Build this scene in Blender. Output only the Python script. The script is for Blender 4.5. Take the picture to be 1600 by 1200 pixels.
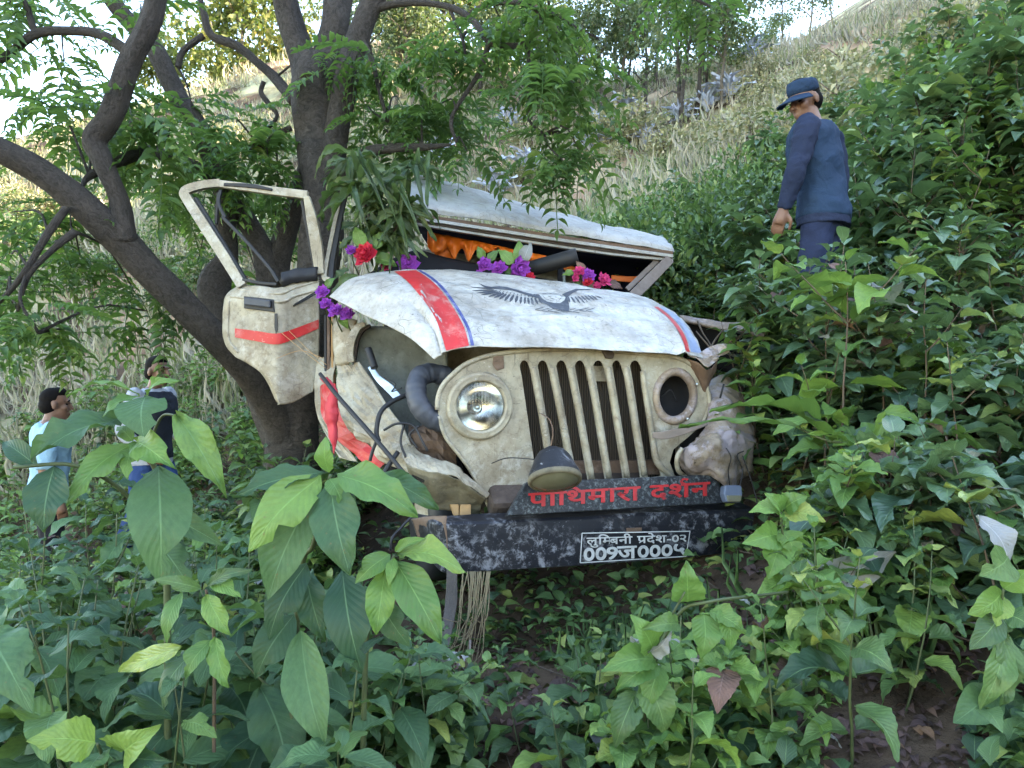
import bpy, bmesh, math, random
import numpy as np
from mathutils import Vector, Matrix, noise, kdtree
from mathutils.geometry import tessellate_polygon
random.seed(7); RNG = np.random.default_rng(11)
R = math.radians
S = bpy.context.scene
for o in list(bpy.data.objects): bpy.data.objects.remove(o)
COL = S.collection

# ------------------------------------------------------------------ camera, sky, sun, exposure
F, CZ = 1155.0, 1.6                       # focal length in photo pixels, eye height
cam = bpy.data.cameras.new('camera'); cam.sensor_width = 36; cam.lens = F/1600*36
cam.clip_start = .05; cam.clip_end = 2000
cob = bpy.data.objects.new('camera', cam); COL.objects.link(cob)
cob.location = (0, 0, CZ); cob.rotation_euler = (R(90), 0, 0); S.camera = cob
SUN_EL, SUN_AZ = 26, 100                  # azimuth clockwise from +Y
W = bpy.data.worlds.new('World'); S.world = W; W.use_nodes = True
wn = W.node_tree.nodes; wl = W.node_tree.links
sky = wn.new('ShaderNodeTexSky'); sky.sky_type = 'NISHITA'; sky.sun_disc = False
sky.sun_elevation = R(SUN_EL); sky.sun_rotation = R(SUN_AZ); sky.air_density = 1.0; sky.dust_density = .3; sky.ozone_density = 1.0
wl.new(sky.outputs[0], wn['Background'].inputs[0]); wn['Background'].inputs[1].default_value = .15
sun = bpy.data.lights.new('sun', 'SUN'); sun.energy = 3.2; sun.angle = R(.55); sun.color = (1, .86, .62)
sob = bpy.data.objects.new('sun', sun); COL.objects.link(sob)
sd = Vector((math.sin(R(SUN_AZ))*math.cos(R(SUN_EL)), math.cos(R(SUN_AZ))*math.cos(R(SUN_EL)), math.sin(R(SUN_EL))))
sob.rotation_euler = sd.to_track_quat('Z', 'Y').to_euler(); sob.location = (20, -20, 30)
V = S.view_settings; V.view_transform = 'Standard'; V.look = 'None'; V.gamma = 1; V.exposure = 3.3
V.use_white_balance = True; V.white_balance_temperature = 7600; V.white_balance_tint = 10
S.cycles.max_bounces = 5; S.cycles.transparent_max_bounces = 12; S.cycles.diffuse_bounces = 1
S.cycles.glossy_bounces = 2; S.cycles.transmission_bounces = 4; S.cycles.use_denoising = True; S.cycles.use_adaptive_sampling = True; S.cycles.adaptive_threshold = .025

# ------------------------------------------------------------------ helpers
def P(px, py, Y): return Vector(((px-800)/F*Y, Y, CZ-(py-600)/F*Y))
def proj(p): return (800+F*p[0]/p[1], 600-F*(p[2]-CZ)/p[1])
def tag(o, label=None, cat=None, group=None, kind=None):
    for k, v in (('label', label), ('category', cat), ('group', group), ('kind', kind)):
        if v: o[k] = v
    return o
def empty(name, loc, label=None, cat=None, group=None):
    o = bpy.data.objects.new(name, None); COL.objects.link(o); o.location = loc; o.empty_display_size = .1
    return tag(o, label, cat, group)
def wloc(o):
    v = Vector(o.location)
    while o.parent: o = o.parent; v += o.location
    return v
def addob(name, me, mat, parent=None, world=True):
    o = bpy.data.objects.new(name, me); COL.objects.link(o)
    if mat and not me.materials: me.materials.append(mat)
    if parent:
        o.parent = parent
        if world: o.location = -wloc(parent)
    return o
def mesh(name, verts, faces, uvs=None, var=None, smooth=True):
    me = bpy.data.meshes.new(name)
    me.from_pydata([tuple(v) for v in verts], [], [tuple(f) for f in faces])
    if uvs is not None:
        ul = me.uv_layers.new(name='UVMap'); li = np.empty(len(me.loops), dtype=np.int32)
        me.loops.foreach_get('vertex_index', li)
        ul.data.foreach_set('uv', np.asarray(uvs, dtype=np.float32)[li].ravel())
    if var is not None:
        a = me.attributes.new('var', 'FLOAT', 'POINT'); a.data.foreach_set('value', np.asarray(var, dtype=np.float32))
    if smooth: me.polygons.foreach_set('use_smooth', [True]*len(me.polygons))
    me.update(); return me
def solid(o, t, off=-1, bev=0):
    m = o.modifiers.new('thickness', 'SOLIDIFY'); m.thickness = t; m.offset = off
    if bev:
        b = o.modifiers.new('bevel', 'BEVEL'); b.width = bev; b.segments = 2; b.limit_method = 'ANGLE'
    return o
def cr(pts, n):
    """Catmull-Rom through pts -> n samples"""
    p = np.asarray(pts, float); m = len(p)
    if m == 1: return np.repeat(p, n, 0)
    q = np.vstack([2*p[0]-p[1], p, 2*p[-1]-p[-2]])
    t = np.linspace(0, m-1-1e-9, n); i = t.astype(int); f = (t-i)[:, None]
    a, b, c, d = q[i], q[i+1], q[i+2], q[i+3]
    return .5*((2*b)+(c-a)*f+(2*a-5*b+4*c-d)*f*f+(3*b-a-3*c+d)*f**3)
def tube_geo(pts, rad, sides=8, n=None, caps=True, base=0, wob=0):
    pts = [tuple(p) for p in pts]; rad = list(rad) if hasattr(rad, '__len__') else [rad]*len(pts)
    n = n or max(len(pts), 2)
    if n > len(pts):
        c = cr(np.hstack([np.array(pts), np.array(rad)[:, None]]), n); pts = c[:, :3]; rad = c[:, 3]
    pts = [Vector(p) for p in pts]; vs, fs, uv = [], [], []
    t0 = (pts[1]-pts[0]).normalized(); up = Vector((0, 0, 1)) if abs(t0.z) < .9 else Vector((1, 0, 0))
    nrm = (up - t0*up.dot(t0)).normalized(); L = 0
    for i, p in enumerate(pts):
        t = (pts[min(i+1, len(pts)-1)]-pts[max(i-1, 0)]).normalized()
        nrm = (nrm - t*nrm.dot(t)).normalized(); bn = t.cross(nrm)
        if i: L += (p-pts[i-1]).length
        for k in range(sides):
            a = 2*math.pi*k/sides; r = rad[i]
            if wob: r *= 1+wob*noise.noise(Vector((p.x*6+math.cos(a)*1.3, p.y*6+math.sin(a)*1.3, p.z*4)))
            vs.append(p+(nrm*math.cos(a)+bn*math.sin(a))*r); uv.append((k/sides, L))
    for i in range(len(pts)-1):
        for k in range(sides):
            k2 = (k+1) % sides
            fs.append((base+i*sides+k, base+i*sides+k2, base+(i+1)*sides+k2, base+(i+1)*sides+k))
    if caps:
        fs.append(tuple(base+k for k in reversed(range(sides)))); e = base+(len(pts)-1)*sides
        fs.append(tuple(e+k for k in range(sides)))
    return vs, fs, uv
def tube(name, pts, rad, mat, parent, sides=8, n=None, wob=0):
    v, f, u = tube_geo(pts, rad, sides, n, wob=wob); return addob(name, mesh(name, v, f, u), mat, parent)
def tubes(name, lst, mat, parent, sides=6):
    V_, F_, U_ = [], [], []
    for pts, rad, n in lst:
        v, f, u = tube_geo(pts, rad, sides, n, base=len(V_)); V_ += v; F_ += f; U_ += u
    return addob(name, mesh(name, V_, F_, U_), mat, parent)
def pxt(lst): return [P(a, b, c) for a, b, c, *_ in lst]
def sheet_geo(grid, nu, nv, amp=0, freq=6, seed=0, fn=None, crease=0):
    """grid: rows of (px,py,Y); returns world points (nv,nu,3)"""
    g = np.array(grid, float); rows = np.stack([cr(r, nu) for r in g])
    full = np.stack([cr(rows[:, i], nv) for i in range(nu)], 1)
    px = np.empty_like(full); px[..., 0] = (full[..., 0]-800)/F*full[..., 2]; px[..., 1] = full[..., 2]
    px[..., 2] = CZ-(full[..., 1]-600)/F*full[..., 2]
    if amp or fn:
        du = np.gradient(px, axis=1); dv = np.gradient(px, axis=0); nn = np.cross(du, dv)
        nn /= np.linalg.norm(nn, axis=2, keepdims=True)+1e-9
        for j in range(nv):
            for i in range(nu):
                d = 0
                if amp:
                    q = Vector(px[j, i])*freq+Vector((seed, seed*.7, 0)); rvn = Vector((0, 0, 0))
                    d = amp*(noise.noise(q)+.6*(abs(noise.noise(q*2.1+Vector((5, 0, 0))))-.3)+.3*noise.noise(q*4.3))
                    if crease: d += crease*(noise.voronoi(q*.9+rvn*.0)[0][0]-.4)+crease*.35*(noise.voronoi(q*2.3)[0][0]-.4)
                if fn: d += fn(i/(nu-1), j/(nv-1))
                px[j, i] += nn[j, i]*d
    return px
def grid_mesh(name, pts, mat, parent):
    nv, nu = pts.shape[:2]
    fs = [(j*nu+i, j*nu+i+1, (j+1)*nu+i+1, (j+1)*nu+i) for j in range(nv-1) for i in range(nu-1)]
    uv = [(i/(nu-1), j/(nv-1)) for j in range(nv) for i in range(nu)]
    return addob(name, mesh(name, pts.reshape(-1, 3), fs, uv), mat, parent)
def sheet(name, grid, mat, parent, nu=20, nv=20, thick=.004, amp=0, freq=6, seed=0, fn=None, crease=0, facet=False):
    p = sheet_geo(grid, nu, nv, amp, freq, seed, fn, crease); o = grid_mesh(name, p, mat, parent)
    if facet: o.data.polygons.foreach_set('use_smooth', [False]*len(o.data.polygons))
    if thick: solid(o, thick, 0)
    return o
def plane_map(a, b, c):
    A, B_, C = P(*a), P(*b), P(*c); n = (B_-A).cross(C-A).normalized()
    if n.y > 0: n = -n
    def f(px, py, off=0):
        d = Vector(((px-800)/F, 1, -(py-600)/F)); t = (A-Vector((0, 0, CZ))).dot(n)/d.dot(n)
        return Vector((0, 0, CZ))+d*t+n*off
    f.n = n; return f
def poly_holes(name, outer, holes, mp, thick, mat, parent, off=0):
    bm = bmesh.new(); es = []
    for loop in [outer]+holes:
        vs = [bm.verts.new(mp(x, y, off)) for x, y in loop]
        es += [bm.edges.new((vs[i], vs[(i+1) % len(vs)])) for i in range(len(vs))]
    bmesh.ops.triangle_fill(bm, use_beauty=True, use_dissolve=False, edges=es, normal=mp.n)
    me = bpy.data.meshes.new(name); bm.to_mesh(me); bm.free()
    o = addob(name, me, mat, parent); return solid(o, thick, 0) if thick else o
def prism(name, poly, mp, thick, mat, parent, off=0, bev=.004):
    """extrude a pixel polygon back from its plane"""
    n = len(poly); vs = [mp(x, y, off) for x, y in poly]+[mp(x, y, off)-mp.n*thick for x, y in poly]
    fs = [tuple(range(n)), tuple(range(2*n-1, n-1, -1))]+[(i, i+n, (i+1) % n+n, (i+1) % n) for i in range(n)]
    me = mesh(name, vs, fs, smooth=False); o = addob(name, me, mat, parent)
    bm = bmesh.new(); bm.from_mesh(me); bmesh.ops.recalc_face_normals(bm, faces=bm.faces); bm.to_mesh(me); bm.free()
    if bev:
        b = o.modifiers.new('bevel', 'BEVEL'); b.width = bev; b.segments = 2
    return o
def bar(name, pts, w, d, mat, parent, n=None, bev=.004):
    """flat bar through pixel points: width w (px) in the picture, depth d (m)"""
    p = np.array(pts, float)
    if n: p = cr(p, n)
    vs, fs = [], []; ws = w if hasattr(w, '__len__') else [w]*len(p)
    if len(ws) != len(p): ws = np.interp(np.linspace(0, 1, len(p)), np.linspace(0, 1, len(ws)), ws)
    for i, q in enumerate(p):
        a, b = p[max(i-1, 0)], p[min(i+1, len(p)-1)]; t = np.array([b[0]-a[0], b[1]-a[1]]); t /= np.linalg.norm(t)+1e-9
        nx, ny = -t[1]*ws[i]/2, t[0]*ws[i]/2
        for sx, dd in ((1, 0), (-1, 0), (-1, d), (1, d)):
            c = P(q[0], q[1], q[2]); e = P(q[0]+sx*nx, q[1]+sx*ny, q[2])
            vs.append(e+Vector((0, dd, 0)))
    m = len(p)
    for i in range(m-1):
        for k in range(4): fs.append((i*4+k, i*4+(k+1) % 4, i*4+4+(k+1) % 4, i*4+4+k))
    fs += [(3, 2, 1, 0), (m*4-4, m*4-3, m*4-2, m*4-1)]
    me = mesh(name, vs, fs, smooth=False)
    bm = bmesh.new(); bm.from_mesh(me); bmesh.ops.recalc_face_normals(bm, faces=bm.faces); bm.to_mesh(me); bm.free()
    o = addob(name, me, mat, parent)
    if bev:
        b = o.modifiers.new('bevel', 'BEVEL'); b.width = bev; b.segments = 2; b.limit_method = 'ANGLE'
    return o
def lathe_geo(prof, c, ax, e1=None, sides=32, sx=1, base=0):
    ax = Vector(ax).normalized(); e1 = Vector(e1) if e1 else Vector((0, 0, 1))
    e1 = (e1-ax*e1.dot(ax)).normalized(); e2 = ax.cross(e1); vs, fs = [], []
    for r, h in prof:
        for k in range(sides):
            a = 2*math.pi*k/sides; vs.append(Vector(c)+ax*h+e1*(r*math.cos(a))+e2*(r*sx*math.sin(a)))
    for i in range(len(prof)-1):
        for k in range(sides):
            k2 = (k+1) % sides; fs.append((base+i*sides+k, base+i*sides+k2, base+(i+1)*sides+k2, base+(i+1)*sides+k))
    return vs, fs
def lathe(name, prof, c, ax, mat, parent, e1=None, sides=32, sx=1):
    v, f = lathe_geo(prof, c, ax, e1, sides, sx); return addob(name, mesh(name, v, f), mat, parent)

# ------------------------------------------------------------------ materials
class NT:
    def __init__(s, name):
        s.m = bpy.data.materials.new(name); s.m.use_nodes = True; s.n = s.m.node_tree.nodes; s.l = s.m.node_tree.links
        s.b = s.n['Principled BSDF']; s.out = s.n['Material Output']
    def new(s, t, **k):
        x = s.n.new('ShaderNode'+t)
        for a, v in k.items(): setattr(x, a, v)
        return x
    def set(s, inp, v):
        if hasattr(v, 'is_output') or isinstance(v, bpy.types.NodeSocket): s.l.new(v, inp)
        elif v is not None: inp.default_value = v
    def coord(s, kind='Object', scale=(1, 1, 1), rot=(0, 0, 0)):
        c = s.new('TexCoord'); m = s.new('Mapping'); m.inputs['Scale'].default_value = scale; m.inputs['Rotation'].default_value = rot
        s.l.new(c.outputs[kind], m.inputs[0]); return m.outputs[0]
    def noise(s, vec, sc=5, det=4, rough=.55, dist=0):
        x = s.new('TexNoise'); s.l.new(vec, x.inputs['Vector']); x.inputs['Scale'].default_value = sc
        x.inputs['Detail'].default_value = det; x.inputs['Roughness'].default_value = rough; x.inputs['Distortion'].default_value = dist
        return x.outputs['Fac']
    def ramp(s, fac, *st, mode='LINEAR'):
        r = s.new('ValToRGB'); e = r.color_ramp.elements; r.color_ramp.interpolation = mode
        while len(e) < len(st): e.new(.5)
        for el, (p, c) in zip(e, st): el.position = p; el.color = tuple(c)+(1,) if hasattr(c, '__len__') else (c, c, c, 1)
        s.l.new(fac, r.inputs[0]); return r.outputs[0]
    def mix(s, f, a, b, mode='MIX'):
        x = s.new('Mix', data_type='RGBA', blend_type=mode)
        s.set(x.inputs[0], f)
        for i, v in ((6, a), (7, b)): s.set(x.inputs[i], tuple(v)+(1,) if isinstance(v, tuple) and len(v) == 3 else v)
        return x.outputs[2]
    def math(s, op, a, b=None, clamp=False):
        x = s.new('Math', operation=op, use_clamp=clamp); s.set(x.inputs[0], a)
        if b is not None: s.set(x.inputs[1], b)
        return x.outputs[0]
    def attr(s, name): return s.new('Attribute', attribute_name=name).outputs['Fac']
    def rnd(s): return s.new('ObjectInfo').outputs['Random']
    def bump(s, h, strength=.3, dist=.01):
        x = s.new('Bump'); x.inputs['Strength'].default_value = strength; x.inputs['Distance'].default_value = dist
        s.l.new(h, x.inputs['Height']); s.l.new(x.outputs[0], s.b.inputs['Normal']); return x.outputs[0]
    def fin(s, col=None, rough=.5, metal=0, spec=.5):
        if col is not None: s.set(s.b.inputs['Base Color'], tuple(col)+(1,) if isinstance(col, tuple) and len(col) == 3 else col)
        s.set(s.b.inputs['Roughness'], rough); s.b.inputs['Metallic'].default_value = metal
        s.b.inputs['Specular IOR Level'].default_value = spec; return s.m
def plain(name, col, rough=.6, metal=0, spec=.4, n=.25, sc=9):
    t = NT(name); f = t.noise(t.coord(), sc, 5); c = t.mix(f, tuple(x*(1-n) for x in col), tuple(min(x*(1+n), 1) for x in col))
    t.bump(t.noise(t.coord(), sc*5, 3), .15, .004); return t.fin(c, rough, metal, spec)
def worn(name, base, dirt, scuff, rust=(.12, .055, .03), d_amt=.5, s_amt=.5, r_amt=.35, rough=.42, seed=0, spec=.4, blotch=(.5,.62), bsc=11, reg=(.4, .62), dent=0):
    """old paint: film of dirt, long scratches, chipped patches showing `scuff`, spots of rust"""
    t = NT(name); co = t.coord(); ofs = t.new('VectorMath', operation='ADD'); t.l.new(co, ofs.inputs[0]); ofs.inputs[1].default_value = (seed, seed*2.3, seed*.7)
    co = ofs.outputs[0]
    f1 = t.noise(co, 4.5, 8, .65); c = t.mix(t.math('MULTIPLY', t.ramp(f1, (.36, 0), (.72, 1)), d_amt), base, dirt)
    f0 = t.noise(co, 30, 6, .7); c = t.mix(t.math('MULTIPLY', t.ramp(f0, (.5, 0), (.75, 1)), d_amt*.7), c, tuple(x*.55 for x in dirt))
    for k, (sc, rot) in enumerate(((( 3, 90, 60), (.3, .2, .5)), ((50, 6, 90), (.1, .5, 1.1)), ((70, 70, 4), (.4, .1, .2)))):
        mp = t.new('Mapping'); mp.inputs['Scale'].default_value = sc; mp.inputs['Rotation'].default_value = rot; t.l.new(co, mp.inputs[0])
        s = t.noise(mp.outputs[0], 1.0, 3, .5, .6); msk = t.math('MULTIPLY', t.ramp(s, (.66, 0), (.71, 1)), t.ramp(t.noise(co, 3+k, 3), (.42, 0), (.6, 1)))
        c = t.mix(t.math('MULTIPLY', msk, s_amt), c, tuple(x*.35 for x in dirt) if k != 1 else scuff)
    ch = t.noise(co, bsc, 10, .75, .4); m2 = t.ramp(ch, (blotch[0], 0), (blotch[1], 1)); m2 = t.math('MULTIPLY', m2, t.ramp(t.noise(co, 2.2, 3), (reg[0], 0), (reg[1], 1)))
    c = t.mix(t.math('MULTIPLY', m2, s_amt), c, scuff)
    ru = t.ramp(t.noise(co, 17, 8, .7), (.64, 0), (.7, 1)); c = t.mix(t.math('MULTIPLY', ru, r_amt), c, rust)
    nb = None
    if dent:
        wv = t.new('VectorMath', operation='ADD'); nz = t.new('TexNoise'); t.l.new(co, nz.inputs['Vector']); nz.inputs['Scale'].default_value = 5; sc_ = t.new('VectorMath', operation='SCALE'); sc_.inputs[3].default_value = .22
        t.l.new(nz.outputs['Color'], sc_.inputs[0]); t.l.new(co, wv.inputs[0]); t.l.new(sc_.outputs[0], wv.inputs[1])
        vo = t.new('TexVoronoi', feature='F1'); t.l.new(wv.outputs[0], vo.inputs['Vector']); vo.inputs['Scale'].default_value = 5.5
        ve = t.new('TexVoronoi', feature='DISTANCE_TO_EDGE'); t.l.new(wv.outputs[0], ve.inputs['Vector']); ve.inputs['Scale'].default_value = 9
        ck = t.math('MULTIPLY', t.ramp(ve.outputs['Distance'], (.004, 1), (.016, 0)), t.ramp(t.noise(co, 3.1, 4), (.47, 0), (.56, 1))); c = t.mix(t.math('MULTIPLY', ck, dent*1.3), c, tuple(x*.3 for x in dirt))
        b1 = t.new('Bump'); b1.inputs['Strength'].default_value = dent; b1.inputs['Distance'].default_value = .05; t.l.new(vo.outputs['Distance'], b1.inputs['Height']); nb = b1.outputs[0]
    t.bump(t.mix(.5, ch, f0), .25, .006)
    if nb: t.l.new(nb, t.b.inputs['Normal'].links[0].from_node.inputs['Normal'])
    return t.fin(c, t.mix(f1, (rough-.12,)*3, (rough+.25,)*3), 0, spec)
M = {}
M['cream'] = worn('cream_paint', (.36, .325, .245), (.11, .072, .042), (.46, .44, .39), s_amt=.6, d_amt=.8, r_amt=.5, dent=.22)
M['white'] = worn('hood_white_paint', (.43, .42, .395), (.13, .10, .068), (.52, .52, .51), s_amt=.8, d_amt=.75, seed=3, rough=.42, r_amt=.3, dent=.45)
M['roof'] = worn('roof_white_paint', (.38, .38, .37), (.14, .12, .10), (.48, .48, .47), s_amt=.55, d_amt=.5, seed=9, rough=.45, dent=.35)
M['lilac'] = worn('scraped_fender_paint', (.32, .25, .185), (.075, .045, .034), (.36, .32, .35), rust=(.045, .026, .022), s_amt=.9, d_amt=1, r_amt=.9, seed=5, blotch=(.48, .56), bsc=9)
M['nose'] = worn('smeared_nose_paint', (.30, .235, .17), (.05, .032, .025), (.27, .23, .245), rust=(.03, .02, .018), s_amt=.95, d_amt=1, r_amt=.9, seed=21, blotch=(.47, .52), bsc=7)
M['red'] = worn('red_paint', (.46, .020, .022), (.24, .04, .032), (.46, .36, .31), s_amt=.4, d_amt=.35, r_amt=.15, seed=2)
M['blue'] = worn('blue_paint', (.035, .05, .20), (.05, .05, .1), (.5, .5, .55), s_amt=.3, d_amt=.3, r_amt=.1, seed=2)
M['paleblue'] = worn('pale_blue_paint', (.22, .28, .42), (.2, .2, .24), (.6, .62, .68), s_amt=.6, d_amt=.3, r_amt=.1, seed=6)
M['black'] = worn('black_paint', (.009, .010, .015), (.018, .018, .021), (.24, .24, .26), rust=(.1, .06, .045), s_amt=.8, d_amt=.9, r_amt=.3, seed=1, blotch=(.50, .62), bsc=20, rough=.42, spec=.28, reg=(.46, .56))
M['blackboard'] = worn('black_board_paint', (.010, .011, .014), (.022, .024, .026), (.13, .145, .15), s_amt=.8, d_amt=.9, r_amt=.1, seed=7, blotch=(.50, .62), bsc=55, spec=.28, reg=(.42, .58))
M['rust'] = worn('rusty_steel', (.14, .085, .055), (.07, .045, .035), (.3, .22, .18), s_amt=.4, d_amt=.7, r_amt=.6, seed=4, rough=.7)
M['rustdark'] = worn('dark_rust', (.06, .04, .03), (.03, .025, .022), (.12, .09, .08), s_amt=.4, d_amt=.7, r_amt=.6, seed=8, rough=.75)
M['olive'] = worn('unpainted_underside', (.19, .16, .10), (.07, .06, .045), (.3, .27, .2), s_amt=.4, d_amt=.9, r_amt=.5, seed=11, rough=.65)
M['greygreen'] = worn('engine_bay_panel', (.16, .18, .165), (.07, .07, .06), (.3, .32, .31), s_amt=.3, d_amt=.8, r_amt=.3, seed=12, rough=.6)
M['rubber'] = plain('black_rubber', (.016, .016, .018), .6)
M['dark'] = plain('black_parts_and_shade', (.012, .012, .014), .8, spec=.2)  # black parts; also paints in the shade of cabin, engine bay and lamp bucket
M['navy_cloth'] = plain('navy_cloth', (.010, .013, .035), .9, spec=.1)
M['orange'] = plain('orange_satin', (.62, .13, .012), .45, n=.3, sc=14)
M['wood'] = plain('weathered_wood', (.15, .12, .105), .8, n=.5, sc=22)
M['plank'] = plain('raw_wood', (.34, .20, .09), .8, n=.4, sc=18)
M['hose'] = plain('grey_hose', (.040, .044, .056), .55, n=.7, sc=16)
M['steel'] = plain('bright_steel', (.55, .6, .62), .32, 1, n=.2)
M['chrome'] = plain('reflector_metal', (.75, .75, .73), .16, 1, n=.15)
M['lettering'] = worn('silver_lettering', (.58, .58, .56), (.3, .3, .3), (.04, .04, .045), s_amt=.45, d_amt=.5, r_amt=0, seed=13)
M['redletter'] = worn('red_lettering', (.42, .012, .014), (.24, .02, .02), (.03, .028, .03), s_amt=.85, d_amt=.5, r_amt=0, seed=14, blotch=(.48, .6))
M['decal'] = worn('slate_vinyl', (.035, .04, .055), (.06, .065, .08), (.28, .28, .29), s_amt=.45, d_amt=.5, r_amt=0, seed=15)
M['ribbon'] = plain('red_cloth', (.42, .03, .045), .7, n=.3)
M['lens'] = plain('dirty_lens', (.16, .15, .10), .25, n=.4)
M['indicator'] = plain('blue_grey_plastic', (.11, .135, .19), .35, n=.2)
def glassm():
    t = NT('headlamp_glass'); g = t.new('BsdfGlossy'); g.inputs['Roughness'].default_value = .08
    tr = t.new('BsdfTransparent'); tr.inputs[0].default_value = (.9, .92, .9, 1); d = t.new('BsdfDiffuse'); d.inputs[0].default_value = (.5, .47, .42, 1)
    fr = t.new('Fresnel'); fr.inputs[0].default_value = 1.5; m1 = t.new('MixShader'); m2 = t.new('MixShader')
    co = t.coord(); s = t.noise(co, 26, 5, .7); w = t.new('TexWave'); t.l.new(co, w.inputs[0]); w.inputs['Scale'].default_value = 22; w.inputs['Distortion'].default_value = 1
    bp = t.new('Bump'); bp.inputs['Strength'].default_value = .4; bp.inputs['Distance'].default_value = .004; t.l.new(w.outputs['Fac'], bp.inputs['Height'])
    t.l.new(bp.outputs[0], g.inputs['Normal']); t.l.new(bp.outputs[0], fr.inputs['Normal'])
    t.l.new(fr.outputs[0], m1.inputs[0]); t.l.new(tr.outputs[0], m1.inputs[1]); t.l.new(g.outputs[0], m1.inputs[2])
    t.l.new(t.math('MULTIPLY', t.ramp(s, (.42, 0), (.75, 1)), .5), m2.inputs[0]); t.l.new(m1.outputs[0], m2.inputs[1]); t.l.new(d.outputs[0], m2.inputs[2])
    t.l.new(m2.outputs[0], t.out.inputs[0]); return t.m
M['glass'] = glassm()
def radm():
    t = NT('radiator_core'); w = t.new('TexWave'); w.bands_direction = 'X'; t.l.new(t.coord(), w.inputs[0]); w.inputs['Scale'].default_value = 34; w.inputs['Distortion'].default_value = .4
    c = t.mix(w.outputs['Fac'], (.012, .010, .009), (.11, .085, .065)); t.bump(w.outputs['Fac'], .8, .01); return t.fin(c, .6, .3)
M['radiator'] = radm()

def leafm(name, dark, light, tint, rough=.42, trans=.28, veins=True, obrand=True, spec=.45, vk=11):
    """leaf: dark/light range per leaf, rare `tint` leaves; veins from the leaf's own UV"""
    ad = lambda c_: (c_[0]*1.04, c_[1]*.92, c_[2]*1.18+.003)
    dark, light, tint = ad(dark), ad(light), ad(tint)
    t = NT(name); r = t.rnd() if obrand else t.attr('var')
    v = t.attr('var'); rr = t.math('FRACT', t.math('ADD', r, v)) if obrand else r
    c = t.ramp(rr, (0, dark), (.45, tuple((a+b)/2 for a, b in zip(dark, light))), (.86, light), (.97, tint))
    blot = t.noise(t.coord('Object', (1, 1.6, 1)), 9, 7, .7); c = t.mix(t.math('MULTIPLY', t.ramp(blot, (.35, 0), (.7, 1)), .45), c, tuple(x*.75 for x in dark))
    if veins:
        uv = t.new('TexCoord'); sp = t.new('SeparateXYZ'); t.l.new(uv.outputs['UV'], sp.inputs[0])
        ax = t.math('ABSOLUTE', t.math('SUBTRACT', sp.outputs[0], .5))
        ph = t.math('FRACT', t.math('SUBTRACT', t.math('MULTIPLY', sp.outputs[1], vk), t.math('MULTIPLY', t.math('POWER', ax, .8), 5.5)))
        ln = t.math('ABSOLUTE', t.math('SUBTRACT', ph, .5)); vein = t.ramp(ln, (0, 1), (.09, 0)); mid = t.ramp(ax, (.006, 1), (.024, 0))
        vv = t.math('MAXIMUM', t.math('MULTIPLY', vein, .11), mid); c = t.mix(t.math('MULTIPLY', vv, .45), c, tuple(min(1, x*1.6+.05) for x in light))
        h = t.math('SUBTRACT', t.math('MULTIPLY', ln, 1.2), t.math('MULTIPLY', mid, .6)); t.bump(h, .32, .005)
    if veins:
        sp_ = t.ramp(t.noise(t.coord('Object', (1, 1.7, 1)), 7.5, 5, .7), (.655, 0), (.69, 1)); c = t.mix(t.math('MULTIPLY', t.math('MULTIPLY', sp_, .8), t.ramp(t.math('FRACT', t.math('MULTIPLY', rr, 7.3)), (.35, 0), (.6, 1))), c, (.16, .11, .05))
    t.fin(c, rough, 0, spec)
    if trans:
        tr = t.new('BsdfTranslucent'); t.l.new(t.mix(.5, c, (.20, .34, .05)), tr.inputs[0]); ms = t.new('MixShader'); ms.inputs[0].default_value = trans
        t.l.new(t.b.outputs[0], ms.inputs[1]); t.l.new(tr.outputs[0], ms.inputs[2]); t.l.new(ms.outputs[0], t.out.inputs[0])
    return t.m
M['leaf_big'] = leafm('broad_leaf', (.020, .066, .028), (.090, .200, .058), (.15, .28, .05), rough=.5, spec=.3)
M['leaf_young'] = leafm('young_leaf', (.075, .18, .035), (.13, .28, .045), (.19, .32, .05), rough=.5, trans=.32)
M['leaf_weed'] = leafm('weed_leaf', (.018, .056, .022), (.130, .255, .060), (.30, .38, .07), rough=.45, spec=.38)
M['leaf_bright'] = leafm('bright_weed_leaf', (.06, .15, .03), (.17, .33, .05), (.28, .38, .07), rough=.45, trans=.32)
M['leaf_thicket'] = leafm('thicket_leaf', (.026, .074, .038), (.165, .310, .115), (.34, .46, .08), rough=.31, spec=.9)
M['leaf_hedge'] = leafm('hedge_leaf', (.018, .054, .020), (.13, .25, .055), (.25, .34, .07), veins=False, rough=.42)
M['leaf_tree'] = leafm('pinnate_leaf', (.034, .088, .024), (.10, .22, .045), (.18, .29, .05), veins=False, rough=.45, trans=.5)
M['leaf_mango'] = leafm('long_leaf', (.035, .075, .025), (.10, .175, .045), (.16, .22, .06), rough=.38, vk=16)
M['leaf_far'] = leafm('forest_leaf', (.05, .09, .042), (.15, .21, .085), (.24, .27, .10), veins=False, rough=.6, trans=.3)
M['leaf_gold'] = leafm('ridge_tree_leaf', (.07, .10, .022), (.17, .20, .04), (.26, .24, .05), veins=False, rough=.6, trans=.35)
M['leaf_scrub'] = leafm('scrub_leaf', (.22, .25, .11), (.42, .43, .21), (.48, .43, .25), veins=False, rough=.7, trans=.25)
M['leaf_dead'] = leafm('dead_leaf', (.05, .03, .02), (.15, .095, .06), (.22, .13, .05), rough=.75, trans=.08)
M['leaf_pale'] = leafm('pale_leaf_underside', (.26, .30, .23), (.36, .40, .32), (.4, .42, .33), rough=.55, vk=14)
M['grass_dry'] = leafm('dry_grass', (.30, .32, .16), (.52, .50, .32), (.62, .56, .39), veins=False, obrand=False, rough=.75, trans=.25)
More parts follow.
